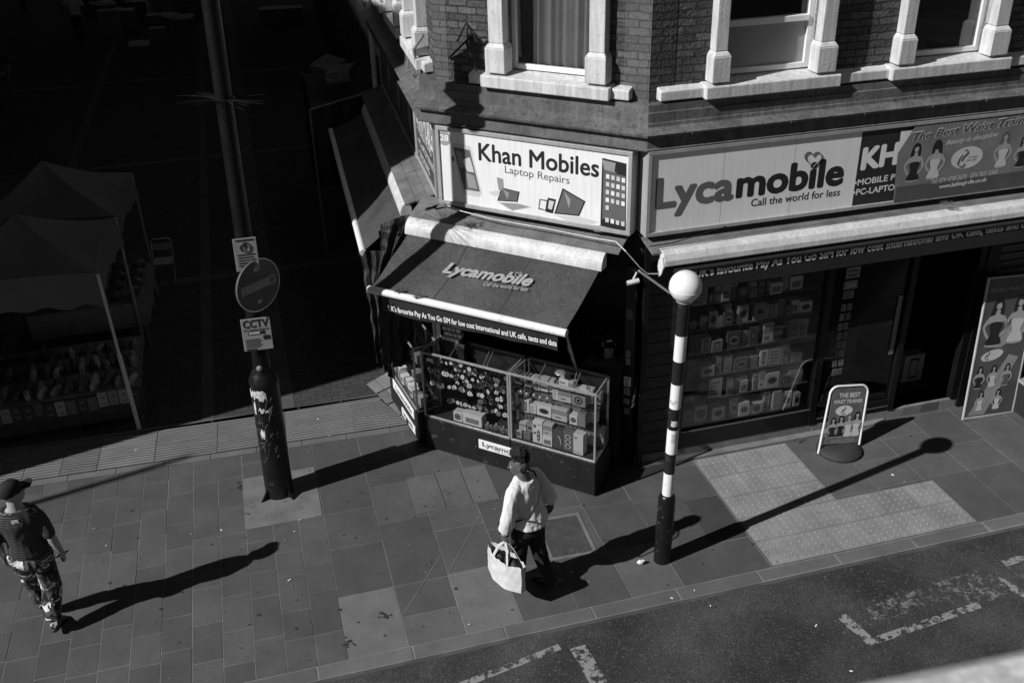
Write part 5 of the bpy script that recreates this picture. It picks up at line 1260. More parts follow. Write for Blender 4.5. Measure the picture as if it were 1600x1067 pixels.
def head(mb, c, yaw, s=1., tilt=0.):
    """c = head centre; yaw = direction the face points (0 = +y)"""
    M_ = Matrix.Translation(c) @ Matrix.Rotation(yaw, 4, 'Z') @ Matrix.Rotation(tilt, 4, 'X') @ Matrix.Scale(s, 4); k = len(mb.v)
    mb.ell((0, -.008, .02), (.074, .096, .092), 20, 14)         # skull
    mb.ell((0, .022, -.045), (.056, .066, .070), 16, 12)         # jaw
    mb.ell((0, .055, -.088), (.024, .024, .020), 10, 8)          # chin
    mb.ell((0, .088, .028), (.045, .014, .012), 10, 8)           # brow
    mb.tube([(0, .088, .018), (0, .104, -.012), (0, .112, -.026), (0, .09, -.036)], [.008, .011, .014, .010], 8)   # nose
    mb.ell((0, .083, -.056), (.024, .012, .007), 10, 6); mb.ell((0, .081, -.067), (.021, .012, .008), 10, 6)      # lips
    for sx in (-1, 1):
        mb.ell((sx*.034, .064, -.018), (.020, .02, .016), 8, 6)  # cheek
        mb.ell((sx*.076, -.012, -.006), (.010, .020, .031), 10, 8)  # ear
    mb.xf(M_, k); return M_
def face_bits(par, HM, W_, eye=mat('eye_white', .5), iris=mat('iris', .02)):
    M_ = W_ @ HM
    for sx in (-1, 1):
        mb = MB(); mb.ell((sx*.031, .078, .008), (.0135, .012, .008), 10, 8); mb.ell((sx*.031, .089, .008), (.006, .003, .006), 8, 6, 1); mb.build('eye', [eye, iris], par, M_, smooth=True)

def torso(mb, j, g=0., bot=None):
    """elliptical rings along the spine; g grows it for clothing"""
    pts = [Vector(p) for p, _, _ in j]; rr = [(a+g, b+g) for _, a, b in j]
    P2, R2 = [], []
    for i in range(len(pts)-1):
        for k in range(4): t = k/4; P2.append(pts[i].lerp(pts[i+1], t)); R2.append((rr[i][0]*(1-t)+rr[i+1][0]*t, rr[i][1]*(1-t)+rr[i+1][1]*t))
    P2.append(pts[-1]); R2.append(rr[-1]); mb.tube(P2, R2, 24, up=(1, 0, 0))
def shoe(mb, heel, yaw, pitch=0., s=1.):
    M_ = Matrix.Translation(heel) @ Matrix.Rotation(yaw, 4, 'Z') @ Matrix.Rotation(pitch, 4, 'X') @ Matrix.Scale(s, 4); k = len(mb.v)
    mb.tube([(0, -.045, .045), (0, .0, .05), (0, .07, .045), (0, .13, .034), (0, .19, .028), (0, .215, .024)], [(.030, .040), (.036, .048), (.040, .044), (.045, .033), (.040, .026), (.02, .018)], 14, up=(1, 0, 0))
    mb.tube([(0, -.06, .012), (0, .0, .012), (0, .08, .012), (0, .15, .012), (0, .21, .012), (0, .235, .012)], [(.028, .012), (.038, .012), (.038, .012), (.048, .012), (.040, .012), (.018, .011)], 14, up=(1, 0, 0))
    mb.xf(M_, k)
def stripes_mat(name, c1, c2, per):
    def bld(t, b):
        n, L = t.nodes, t.links; tc = n.new('ShaderNodeTexCoord'); sp = n.new('ShaderNodeSeparateXYZ'); L.new(tc.outputs['Object'], sp.inputs[0])
        nz = n.new('ShaderNodeTexNoise'); nz.inputs['Scale'].default_value = 5; L.new(tc.outputs['Object'], nz.inputs['Vector'])
        a = n.new('ShaderNodeMath'); a.operation = 'MULTIPLY_ADD'; a.inputs[1].default_value = .05; L.new(nz.outputs[0], a.inputs[0]); L.new(sp.outputs[2], a.inputs[2])
        m_ = n.new('ShaderNodeMath'); m_.operation = 'MULTIPLY'; m_.inputs[1].default_value = 1/per; L.new(a.outputs[0], m_.inputs[0])
        f = n.new('ShaderNodeMath'); f.operation = 'FRACT'; L.new(m_.outputs[0], f.inputs[0])
        g = n.new('ShaderNodeMath'); g.operation = 'GREATER_THAN'; g.inputs[1].default_value = .74; L.new(f.outputs[0], g.inputs[0])
        r_ = n.new('ShaderNodeMapRange'); r_.inputs[3].default_value = c1; r_.inputs[4].default_value = c2; L.new(g.outputs[0], r_.inputs[0]); L.new(r_.outputs[0], b.inputs['Base Color'])
    return node_mat(name, bld, .85)
def camo_mat(name):
    def bld(t, b):
        n, L = t.nodes, t.links; tc = n.new('ShaderNodeTexCoord'); mp = n.new('ShaderNodeMapping'); mp.inputs['Scale'].default_value = (1, 1, 1.0); L.new(tc.outputs['Object'], mp.inputs[0])
        nz = n.new('ShaderNodeTexNoise'); nz.inputs['Scale'].default_value = 6.5; nz.inputs['Detail'].default_value = 2; nz.inputs['Distortion'].default_value = 1.0; L.new(mp.outputs[0], nz.inputs['Vector'])
        cr = n.new('ShaderNodeValToRGB'); cr.color_ramp.interpolation = 'CONSTANT'; e = cr.color_ramp.elements
        e[0].color = (.015, .015, .015, 1); e[1].position = .45; e[1].color = (.09, .09, .09, 1)
        for p_, c_ in ((.53, .02), (.575, .62), (.66, .12)): q = e.new(p_); q.color = (c_, c_, c_, 1)
        L.new(nz.outputs[0], cr.inputs[0]); L.new(cr.outputs[0], b.inputs['Base Color'])
    return node_mat(name, bld, .9)
skin_l = mat('skin_light', .34, .08, 12, .5, .1, 120); skin_d = mat('skin_dark', .10, .12, 12, .4, .1, 120); hair_m = mat('hair_black', .012, .4, 60, .75, .9, 160)

# --- man in cap and striped T-shirt, seen from behind
mp = G(84, 978); MM = at(mp.x, mp.y, 0, R(14))
man = thing('person', MM, 'man walking away in dark cap, striped T-shirt and camouflage trousers, holding a phone', 'person')
hipL, hipR = V(-.095, 0, .90), V(.095, 0, .90)
kneeL, kneeR = V(-.105, .16, .50), V(.085, .02, .49)
ankL, ankR = V(-.075, .20, .10), V(.05, -.10, .10)
shL, shR = V(-.165, .02, 1.37), V(.165, .0, 1.37)
elL, elR = V(-.235, -.04, 1.12), V(.235, -.06, 1.12)
wrL, wrR = V(-.25, .06, .87), V(.28, -.02, .86)
sp = [((0, .0, .86), .155, .11), ((0, 0, .95), .155, .11), ((0, .01, 1.08), .145, .105), ((0, .01, 1.22), .16, .11), ((0, .0, 1.34), .178, .115), ((0, .0, 1.41), .165, .095), ((0, .0, 1.455), .11, .08), ((0, .01, 1.50), .068, .065)]
hc = V(.01, .02, 1.62)
mb = MB(); torso(mb, sp, -.02); limb(mb, [V(0, .0, 1.44), V(0, .012, 1.56)], [.066, .060]); HM = head(mb, hc, R(-52), 1.08, .08)
for a, b, c in ((shL, elL, wrL), (shR, elR, wrR)): limb(mb, [a, b, b.lerp(c, .3), c], [.040, .042, .042, .026])
for a, b, c in ((hipL, kneeL, ankL), (hipR, kneeR, ankR)): limb(mb, [a, b, b.lerp(c, .35), c], [.085, .055, .056, .038])
hand(mb, wrL, V(.05, .4, -.9), V(.1, .9, .4), V(1, 0, 0), .6); hand(mb, wrR, V(-.05, .55, -.8), V(-.1, .8, .5), V(-1, 0, .1), .75)
voxel('body', mb, .0065, skin_l, man, MM, 3); face_bits(man, HM, MM)
mb = MB(); torso(mb, sp[1:-1], .024); tp_ = [V(0, 0, .92)]
for a, b in ((shL, elL), (shR, elR)): limb(mb, [a-V(a.x*.35, 0, -.02), a, a.lerp(b, .82)], [.045, .058, .066])
mb.tube([(0, 0, .90), (0, 0, .99)], [(.178, .13), (.168, .123)], 24, up=(1, 0, 0))
voxel('tshirt', mb, .010, stripes_mat('striped_cotton', .016, .13, .020), man, MM, 4, disp=.008, ds=11)
mb = MB(); mb.box(-.03, .03, -.0, .004, 0, .05); mb.build('back_label', ink_pale, man, MM @ Matrix.Translation((0, -.128, 1.36)))
mb = MB(); mb.tube([(0, 0, .84), (0, 0, .93)], [(.185, .135), (.17, .125)], 24, up=(1, 0, 0)); mb.ell((0, -.03, .87), (.165, .13, .1), 16, 10)
for a, b, c in ((hipL, kneeL, ankL), (hipR, kneeR, ankR)): limb(mb, [a, b, b.lerp(c, .5), c+V(0, 0, .045)], [.110, .088, .088, .068])
voxel('trousers', mb, .010, camo_mat('camouflage_cloth'), man, MM, 4, disp=.018, ds=12)
for nm, a, yw, pt in (('shoe', ankL, 6, 0), ('shoe', ankR, -10, -.28)):
    mb = MB(); shoe(mb, V(a.x, a.y-.01, .0 if pt == 0 else .045), R(yw), pt, 1.02); voxel(nm, mb, .008, black_gloss, man, MM, 2)
mb = MB(); mb.ell((0, -.01, .035), (.083, .105, .092), 24, 16); mb.v = [(x, y, max(z, .005)) for x, y, z in mb.v]
n = 12; v = []
for i in range(n+1):
    t = -1+2*i/n; v += [(t*.072, .085-.02*t*t*2, .03), (t*.066, .185-.06*t*t, .014-.012*t*t)]
k = len(v); v += [(x, y, z+.006) for x, y, z in v]
f = [(2*i, 2*i+2, 2*i+3, 2*i+1) for i in range(n)]+[(k+2*i, k+2*i+1, k+2*i+3, k+2*i+2) for i in range(n)]+[(2*i+1, 2*i+3, k+2*i+3, k+2*i+1) for i in range(n)]
mb.add(v, f); mb.ell((0, 0, .127), (.01, .01, .006), 8, 6)
mb.build('cap', mat('cap_cloth', .015, .2, 20, .85), man, MM @ HM, smooth=True)
mb = MB(); mb.box(-.035, .035, -.004, .005, -.07, .07); mb.build('phone_in_hand', black_gloss, None, MM @ Matrix.Translation(wrR+V(-.035, .11, -.075)) @ Matrix.Rotation(R(60), 4, 'Z') @ Matrix.Rotation(R(60), 4, 'X'), bevel=.004)
tag(bpy.data.objects['phone_in_hand'], 'dark phone held in the right hand of the man in the cap', 'phone')

# --- woman in white blouse with shopping bag, seen from behind left
wp = G(833, 912); YW = R(54); WMx = at(wp.x, wp.y, 0, YW)
wo = thing('person', WMx, 'woman in white blouse and black trousers carrying a pale shopping bag', 'person')
LX = -.05                                 # body leans slightly towards the bag side
hipL, hipR = V(-.085+LX, .02, .86), V(.085+LX, .0, .86)
kneeL, kneeR = V(-.085, .10, .47), V(.06, -.02, .47)
ankL, ankR = V(-.06, .13, .09), V(.05, -.16, .11)
shL, shR = V(-.175+LX*2, .02, 1.34), V(.175+LX*2, .0, 1.35)
elL, elR = V(-.23+LX*2, .04, 1.07), V(.245+LX*2, -.11, 1.10)
wrL, wrR = V(-.225+LX*2, .10, .82), V(.31+LX*2, -.09, .89)
sp = [((LX, .0, .80), .165, .14), ((LX, -.02, .90), .175, .155), ((LX*1.2, .01, 1.04), .155, .14), ((LX*1.6, .03, 1.16), .16, .14), ((LX*1.8, .02, 1.27), .17, .13), ((LX*2, .01, 1.35), .155, .10), ((LX*2, .0, 1.40), .085, .075)]
hc = V(LX*2.2-.01, .05, 1.53)
mb = MB(); torso(mb, sp, -.025); limb(mb, [V(LX*2, .0, 1.36), hc-V(0, .03, .08)], [.062, .054]); HM = head(mb, hc, R(28), .98, -.08)
for a, b, c in ((shL, elL, wrL), (shR, elR, wrR)): limb(mb, [a, b, b.lerp(c, .3), c], [.036, .042, .043, .027])
for a, b, c in ((hipL, kneeL, ankL), (hipR, kneeR, ankR)): limb(mb, [a, b, b.lerp(c, .35), c], [.095, .06, .06, .04])
hand(mb, wrL, V(0, .05, -1), V(0, 1, .05), V(1, 0, 0), 1.15, .95); hand(mb, wrR, V(.1, .5, -.8), V(-.2, .8, .5), V(-1, .1, 0), .7, .95)
voxel('body', mb, .0065, skin_d, wo, WMx, 3); face_bits(wo, HM, WMx)
mb = MB(); torso(mb, sp[1:], .010)
limb(mb, [shL-V(shL.x*.3, 0, -.015), shL, elL, elL.lerp(wrL, .35), elL.lerp(wrL, .75), elL.lerp(wrL, .92)], [.05, .066, .070, .074, .070, .036])
limb(mb, [shR-V(.05, 0, -.015), shR, elR, elR.lerp(wrR, .35), elR.lerp(wrR, .5)], [.05, .066, .072, .074, .05])
mb.tube([(LX, 0, .86), (LX, 0, .98)], [(.20, .185), (.185, .17)], 24, up=(1, 0, 0))
voxel('blouse', mb, .009, mat('white_cotton', .72, .04, 5, .85, .15, 60), wo, WMx, 4, disp=.009, ds=15)
mb = MB(); mb.tube([(LX, 0, .76), (LX, 0, .90)], [(.178, .155), (.178, .155)], 24, up=(1, 0, 0))
for a, b, c in ((hipL, kneeL, ankL), (hipR, kneeR, ankR)): limb(mb, [a, b, b.lerp(c, .5), c], [.112, .082, .074, .064])
voxel('trousers', mb, .010, mat('black_trousers', .013, .3, 6, .85), wo, WMx, 4, disp=.010, ds=12)
for a, yw, pt in ((ankL, 4, 0), (ankR, -6, -.2)):
    mb = MB(); shoe(mb, V(a.x, a.y-.01, .0 if pt == 0 else .035), R(yw), pt, .95); voxel('shoe', mb, .008, black_gloss, wo, WMx, 2)
mb = MB(); mb.ell((0, -.02, .09), (.068, .09, .075), 22, 16); mb.ell((0, -.012, .15), (.072, .086, .065), 18, 12)
voxel('hair', mb, .008, hair_m, wo, WMx @ HM, 1, disp=.020, ds=55)
# shoulder strap
pts = [V(.08+LX*2, .05, 1.43), V(.10+LX*2, -.03, 1.425), V(.05+LX*2, -.14, 1.34), V(-.03+LX*2, -.165, 1.2), V(-.14+LX*2, -.13, 1.06), V(-.225+LX, .10, .92)]
# bag at left hip
hb = thing('handbag', WMx @ Matrix.Translation((-.27+LX, .10, .78)), 'small black handbag hanging at the woman\'s left hip', 'handbag')
mb = MB(); mb.tube(pts, .008, 6, flat=1.3); mb.build('strap', black_matt, hb, WMx)
mb = MB(); mb.box(-.25+LX, -.20+LX, .08, .20, .76, .92); mb.build('pouch', black_matt, hb, WMx, bevel=.02)
# shopping bag
BW, BH, BD = .50, .31, .16; hx = wrL + V(0, .06, -.09)
SBM = WMx @ Matrix.Translation((hx.x+.0, hx.y-.07, 0)) @ Matrix.Rotation(R(90-14), 4, 'Z')
sb = thing('shopping_bag', SBM @ Matrix.Translation((0, 0, .16)), 'large pale reusable shopping bag with faint print in the woman\'s left hand', 'shopping bag')
z0 = .265; z1 = z0+BH; nx = 22; nz = 12
def bagside(y, sg, mb):
    v = []; f = []
    for i in range(nx+1):
        for j in range(nz+1):
            u, q = i/nx, j/nz; x = (u-.5)*BW*(1+.03*q); bulge = math.sin(math.pi*u)*(.045-.02*q); yy = y*(1-.15*q)*min(1, .35+2.2*min(u, 1-u))+sg*(bulge*.6+.010*mnoise.noise(Vector((x*9, q*5, y*30)))+.006*math.sin(u*40+q*9)*q)
            v.append((x, yy, z0+(z1-z0)*q-.025*math.sin(math.pi*u)*q+.008*math.sin(u*17)*q))
    for i in range(nx):
        for j in range(nz): a = i*(nz+1)+j; f.append((a, a+nz+1, a+nz+2, a+1) if sg < 0 else (a, a+1, a+nz+2, a+nz+1))
    mb.add(v, f); return v
mb = MB(); va = bagside(-BD/2, -1, mb); vb = bagside(BD/2, 1, mb)
for j in range(nz):
    for i_ in (0, nx):
        a, b = i_*(nz+1)+j, i_*(nz+1)+j+1; mb.quad(va[a], va[b], vb[b], vb[a])
for i in range(nx): a, b = i*(nz+1), (i+1)*(nz+1); mb.quad(va[a], vb[a], vb[b], va[b])
mb.build('bag_body', mat('woven_plastic', .60, .10, 8, .55, .3, 50, fine=.06), sb, SBM, smooth=True)
mb = MB()
for y in (-BD/2*.9, BD/2*.9):
    for s_ in (-1, 1): pass
    mb.tube([(-.10, y*1.15, z0+.12), (-.10, y*1.02, z1-.02), (-.06, y*.5, z1+.10), (0, 0, z1+.17), (.06, y*.5, z1+.10), (.10, y*1.02, z1-.02), (.10, y*1.15, z0+.12)], [(.015, .003)]*7, 6, up=(1, 0, 0))
mb.build('handles', mat('handle_web', .55), sb, SBM)
mb = MB(); mb.ell((-.08, 0, z1-.05), (.10, .05, .06)); mb.ell((.1, .01, z1-.06), (.09, .05, .05)); mb.v = [tuple(Vector(v)*1+Vector((0, 0, .02*mnoise.noise(Vector(v)*20)))) for v in mb.v]; mb.build('dark_contents', cloth_blk, sb, SBM, smooth=True)
mbt = SBM @ Matrix.Translation((0, -BD/2-.040, 0)); text('faint_print', 'SHOPPING', -.14, .12, z0+.15, .04, mat('faint_print_ink', .42), sb, mbt, .01) if 0 else None

# simple standing figure used for the shopkeeper and the far market people
def figure(M_, label, h=1.72, top=.012, bot=.015, sk=skin_d, hair=True, cap=False, arms=((-.28, .1, .95), (.28, .0, .9)), lean=0., vox=.016, yaw=0., legs=(.12, -.1), group=None, sleeves=True):
    t = thing('person', M_, label, 'person', group); s = h/1.75; S = M_ @ Matrix.Scale(s, 4)
    sp_ = [((0, 0, .86), .165, .115), ((0, 0, .95), .165, .12), ((0, .02+lean*.3, 1.1), .15, .11), ((0, .02+lean*.7, 1.3), .18, .12), ((0, lean, 1.42), .17, .105), ((0, lean, 1.47), .09, .08)]
    a_ = [V(-.2, lean, 1.42), V(.2, lean, 1.42)]; mb = MB(); torso(mb, sp_); limb(mb, [V(0, lean, 1.45), V(0, .02+lean, 1.56)], [.06, .055]); HM_ = head(mb, V(0, .03+lean*1.2, 1.65), yaw)
    for k in (0, 1):
        w_ = V(*arms[k]); e = (a_[k]+w_)/2+V((.06, -.06)[k == 0], -.07, 0); limb(mb, [a_[k], e, w_], [.055, .043, .027]); hand(mb, w_, (w_-e), V(0, 1, .3), V((1, -1)[k], 0, 0), .6)
        hp_ = V((-.1, .1)[k], 0, .9); kn = V((-.1, .1)[k], legs[k]*.7+.04, .49); an = V((-.09, .09)[k], legs[k], .09); limb(mb, [hp_, kn, an], [.085, .056, .04])
    voxel('body', mb, max(.008, vox*.6), sk, t, S, 2)
    mb = MB(); torso(mb, sp_[1:], .02)
    for k in (0, 1):
        w_ = V(*arms[k]); e = (a_[k]+w_)/2+V((.06, -.06)[k == 0], -.07, 0); limb(mb, [a_[k], a_[k].lerp(e, .6) if not sleeves else e], [.073, .07])
    voxel('top', mb, vox, mat('top_%03d' % int(top*1000), top, .15, 8, .85), t, S, 3, disp=.01)
    mb = MB(); mb.tube([(0, 0, .8), (0, 0, .93)], [(.185, .14), (.175, .13)], 20, up=(1, 0, 0))
    for k in (0, 1):
        hp_ = V((-.1, .1)[k], 0, .9); kn = V((-.1, .1)[k], legs[k]*.7+.04, .49); an = V((-.09, .09)[k], legs[k], .09); limb(mb, [hp_, kn, an], [.108, .08, .07])
    voxel('trousers', mb, vox, mat('bot_%03d' % int(bot*1000), bot, .2, 8, .85), t, S, 3, disp=.008)
    for k in (0, 1): mb = MB(); shoe(mb, V((-.09, .09)[k], legs[k], 0), 0); voxel('shoe', mb, .012, black_matt if top < .1 else mat('pale_shoe', .3), t, S, 1)
    mb = MB(); mb.ell((0, -.02, .05), (.082, .1, .085), 18, 12)
    if cap: mb.box(-.06, .06, .06, .17, .035, .045)
    voxel('cap' if cap else 'hair', mb, .010, black_matt, t, S @ HM_, 1)
    if cap: mb = MB(); mb.box(-.03, .03, .0, .004, -.006, .012); mb.build('cap_badge', ink_pale, t, S @ HM_ @ Matrix.Translation((0, .088, .085)) @ Matrix.Rotation(R(200), 4, 'Z'))
    return t
kp = FC.w(-.37, .02, 0); figure(at(kp.x, kp.y, .0, AZC+math.pi+R(25)), 'shopkeeper in black cap and black clothes standing behind the right glass cabinet', 1.74, lean=.10, cap=True, arms=((-.3, .2, 1.0), (.25, .25, 1.0)), vox=.014)
gw = G(128, 68); figure(at(gw.x, gw.y, .006, R(20)), 'person in white top and dark trousers near the far market boxes', 1.7, top=.5, bot=.03, legs=(.2, -.2), sleeves=False, vox=.02, arms=((-.35, .2, 1.1), (.3, .1, .95)))
gw = G(14, 168); figure(at(gw.x, gw.y, .006, R(60)), 'dim figure with pale shoes walking at the left edge of the market street', 1.7, top=.03, bot=.06, sk=skin_l, legs=(.22, -.2), vox=.02)
gw = G(38, 20); figure(at(gw.x, gw.y, .006, R(-20)), 'dark figure standing farthest away at the top left of the market', 1.72, top=.02, bot=.02, vox=.025)

# ------------------------------------------------------------------ market stalls
cz = 2.1
AZM = math.atan2(13.093-11.207, -5.45+5.045)       # along the stall fronts, away
def canopy(near, far, peak_h, depth, label, lean_leg=False):
    n_, f_ = Vector((near.x, near.y, cz)), Vector((far.x, far.y, cz)); d = (f_-n_); l = Vector((-d.y, d.x, 0)).normalized()*depth
    t = thing('market_canopy', at(n_.x, n_.y, 0), label, 'market stall')
    c = [n_, f_, f_+l, n_+l]; pk = (c[0]+c[2])/2; pk.z = peak_h
    mb = MB(); N = 12
    for k in range(4):
        a, b = c[k], c[(k+1) % 4]; v = []; f = []
        for i in range(N+1):
            for j in range(N+1):
                u, q = i/N, j/N; p = a.lerp(b, u).lerp(pk, q); sag = .20*math.sin(math.pi*u)*(1-q)*q*2.2 + .07*math.sin(math.pi*q)*(.35+.65*abs(2*u-1)) + (.06*math.sin(math.pi*u) if q == 0 else 0)*0
                inw = (pk-a.lerp(b, .5)); inw.z = 0; p = p+inw.normalized()*(.10*math.sin(math.pi*u)*(1-q)**3)
                v.append((p.x, p.y, p.z-sag+.012*mnoise.noise(Vector((p.x*3, p.y*3, k)))))
        for i in range(N):
            for j in range(N): q_ = i*(N+1)+j; f.append((q_, q_+N+1, q_+N+2, q_+1))
        mb.add(v, f)
        v = []; f = []
        for i in range(N*2+1):
            u = i/(N*2); p = a.lerp(b, u); inw = (pk-a.lerp(b, .5)); inw.z = 0; p = p+inw.normalized()*(.10*math.sin(math.pi*u))
            o_ = -inw.normalized()*(.02+.02*math.sin(u*20)); v += [(p.x, p.y, p.z), (p.x+o_.x, p.y+o_.y, p.z-.44-.03*math.sin(u*26))]
        for i in range(N*2): f.append((2*i, 2*i+1, 2*i+3, 2*i+2))
        mb.add(v, f)
    mb.build('canopy_cloth', canopy_m, t, I4, smooth=True)
    for p in c:
        q = p + (Vector((.17, -.26, 0)) if p is c[0] and lean_leg else Vector((0, 0, 0))); q.z = 0; e = Vector((p.x, p.y, cz-.02)); h = q.lerp(e, .5)
        mb = MB(); mb.tube([q, h], .030, 4); mb.tube([h, e], .021, 4); mb.build('leg', mat('pale_leg', .5, .1, 4, .5) if lean_leg and p is c[0] else pole_m, t, I4)
    return t
nB, nAB, fA = V(-5.02, 11.2, 0), V(-5.42, 13.05, 0), V(-5.80, 14.95, 0)
canopy(nB, nAB, 2.62, 2.0, 'nearer grey peaked market canopy over the shoe stall', True)
canopy(nAB+V(-.02, .05, 0), fA, 2.68, 2.0, 'farther grey peaked market canopy over the bag stall')
# shoe table
TZ = .25; T0, T1, T2 = G(220, 600, .55), G(223, 521, .55), G(0, 634, .55); dx = (T2-T0).normalized(); dy = (T1-T0).normalized(); LT = (T2-T0).length+1.2; WT = (T1-T0).length
TM = Matrix(((dx.x, dy.x, 0, T0.x), (dx.y, dy.y, 0, T0.y), (0, 0, 1, -TZ), (0, 0, 0, 1)))   # x to the left along the front, y away
tb = thing('market_table', TM, 'long cloth covered market table spread with shoes', 'table')
mb = MB(); mb.box(0, LT, 0, WT, .74, .78); mb.build('tabletop', mat('table_cloth', .12, .2, 5), tb, TM)
mb = MB(); mb.box(-.01, LT, -.012, -.003, .35, .77); mb.box(-.012, -.003, 0, WT, .45, .77); mb.build('cloth_skirt', mat('skirt', .03, .3, 5), tb, TM)
for xx in (.08, LT-.1):
    for yy in (.08, WT-.1): mb = MB(); mb.tube([(xx, yy, TZ), (xx, yy, .74)], .02, 6); mb.build('leg', pole_m, tb, TM)
rs = random.Random(11); sh0 = {}
rowsn = ['front', 'second', 'third', 'fourth', 'back']
for r_ in range(5):
    for k in range(13):
        x = .12+k*.155+rs.uniform(-.02, .02); y = .10+r_*.25; tn = rs.choice([.03, .05, .08, .18, .28, .06]); M_ = TM @ Matrix.Translation((x, y, .782)) @ Matrix.Rotation(rs.uniform(-.3, .3)+(math.pi if r_ % 2 else 0), 4, 'Z')
        lab = 'flat shoe laid out on the market table, %s row, %s from the right' % (rowsn[r_], ORD[k])
        if tn not in sh0:
            mb = MB(); shoe(mb, V(0, 0, 0), 0, 0, .95); sh0[tn] = tag(mb.build('shoe', mat('shoe_%02d' % int(tn*100), tn, .2, 9, .5), None, M_, smooth=True), lab, 'shoe', 'shoes on the market table')
        else: copy_tree(sh0[tn], M_, lab)
for k in range(16):
    x = .10+k*.128; tn = rs.choice([.28, .14, .06, .2, .10, .04]); M_ = TM @ Matrix.Translation((x, -.016, .57+rs.uniform(-.03, .02)))
    t = thing('shoe_carton', M_, 'shoe carton end along the front edge of the shoe table, %s from the right' % ORD[k], 'carton', 'carton ends along the shoe table')
    mb = MB(); mb.box(-.058, .058, -.03, .0, 0, .2); mb.build('card', mat('card_%02d' % int(tn*100), tn, .1), t, M_)
    mb = MB(); mb.fr(-.03, .03, .03, .05, .0315); mb.fr(-.03, .02, .12, .15, .0315); mb.build('print', ink_grey, t, M_)
# bag stall behind
T0, T1, T2 = V(-5.29, 13.1, 0), V(-5.62, 14.55, 0), V(-6.6, 12.75, 0); dx = (T2-T0).normalized(); dy = (T1-T0).normalized()
TM2 = Matrix(((dx.x, dy.x, 0, T0.x), (dx.y, dy.y, 0, T0.y), (0, 0, 1, 0), (0, 0, 0, 1)))
tb2 = thing('market_table', TM2, 'market table heaped with dark bags behind the shoe stall', 'table')
mb = MB(); mb.box(0, 1.6, 0, 1.45, .74, .78); mb.build('tabletop', mat('table_cloth', .12), tb2, TM2)
mb = MB(); mb.box(-.012, -.003, 0, 1.45, .42, .77); mb.box(0, 1.6, -.012, -.003, .4, .77); mb.build('cloth_skirt', mat('skirt_pale', .16, .2, 5), tb2, TM2)
for xx in (.06, 1.5):
    for yy in (.06, 1.38): mb = MB(); mb.tube([(xx, yy, 0), (xx, yy, .74)], .02, 6); mb.build('leg', pole_m, tb2, TM2)
bg0 = None
for r_ in range(4):
    for k in range(5):
        M_ = TM2 @ Matrix.Translation((.16+k*.27, .2+r_*.33, .78)) @ Matrix.Rotation(rs.uniform(-.6, .6), 4, 'Z'); lab = 'small dark handbag on the rear market table, %s row, %s from the right' % (rowsn[r_], ORD[k])
        if bg0 is None:
            bg0 = thing('handbag', M_, lab, 'handbag', 'handbags on the rear market table')
            mb = MB(); mb.ell((0, 0, .09), (.12, .05, .09), 12, 8); mb.build('pouch', mat('bag_leather', .07, .5, 9, .4), bg0, M_, smooth=True)
            mb = MB(); mb.tube([(-.08, 0, .14), (-.05, 0, .24), (.05, 0, .24), (.08, 0, .14)], .008, 6); mb.build('handle', mat('bag_leather', .07), bg0, M_, smooth=True)
        else: copy_tree(bg0, M_, lab)
# folding chair
cp = G(262, 436); CMx = at(cp.x, cp.y, .005, R(190)) @ Matrix.Scale(.82, 4)
ch = thing('folding_chair', CMx, 'folding chair with thin tube frame and white back beside the market stalls', 'chair')
mb = MB()
pts = [(-.2, .28, 0), (-.2, -.1, .78)]+[(-.2+.06*(1-math.cos(a)), -.1-.012*math.sin(a), .78+.07*math.sin(a)) for a in (.5, 1., 1.57)]+[(.14, -.112, .85), (.19, -.105, .83), (.2, -.1, .78), (.2, .28, 0)]
mb.tube(pts, .011, 6); mb.build('frame', alu, ch, CMx, smooth=True)
mb = MB(); mb.tube([(-.18, -.25, 0), (-.18, .22, .45)], .01, 6); mb.tube([(.18, -.25, 0), (.18, .22, .45)], .01, 6); mb.build('rear_legs', alu, ch, CMx)
mb = MB(); mb.box(-.185, .185, -.09, -.07, .62, .76); mb.build('backrest', mat('chair_white', .28), ch, CMx @ Matrix.Translation((0, 0, 0)), bevel=.01)
mb = MB(); mb.box(-.19, .19, -.08, .28, .43, .455); mb.build('seat', mat('chair_white', .28), ch, CMx, bevel=.01)
# far boxes and crates
fb = [((175, 55), .75, .6, .8, .10), ((196, 50), .8, .6, .7, .06), ((182, 22), 1.1, .7, .9, .05), ((250, 48), .8, .6, .5, .08), ((262, 30), .9, .5, .9, .12), ((215, 30), .8, .6, .6, .04), ((150, 20), 1., .6, .7, .04), ((247, 62), .5, .4, .35, .10), ((305, 30), 1.2, .8, .8, .04), ((430, 38), 1.0, .7, .5, .05), ((455, 34), .9, .6, .45, .04)]
fn = ['pale carton at the near end of the far market pile', 'dark carton beside the pale one in the far pile', 'wide low carton at the back of the far pile', 'grey carton right of centre in the far pile', 'taller carton under the white bags in the far pile', 'black carton in the gap of the far pile', 'dark carton behind the person in the white top', 'small carton lying in front of the far pile', 'long dark carton beside the lamp post top', 'dim crate at the far end of the market street, left one', 'dim crate at the far end of the market street, right one']
for ((px, py), wx, wy, h, tn), lb in zip(fb, fn):
    g_ = G(px, py); mk_box(Frame((g_.x, g_.y), R(10)), 0, 0, .005, wx, wy, h, tn*1.6, 'lines', lb, 'cartons at the far market stall', 'market_carton')
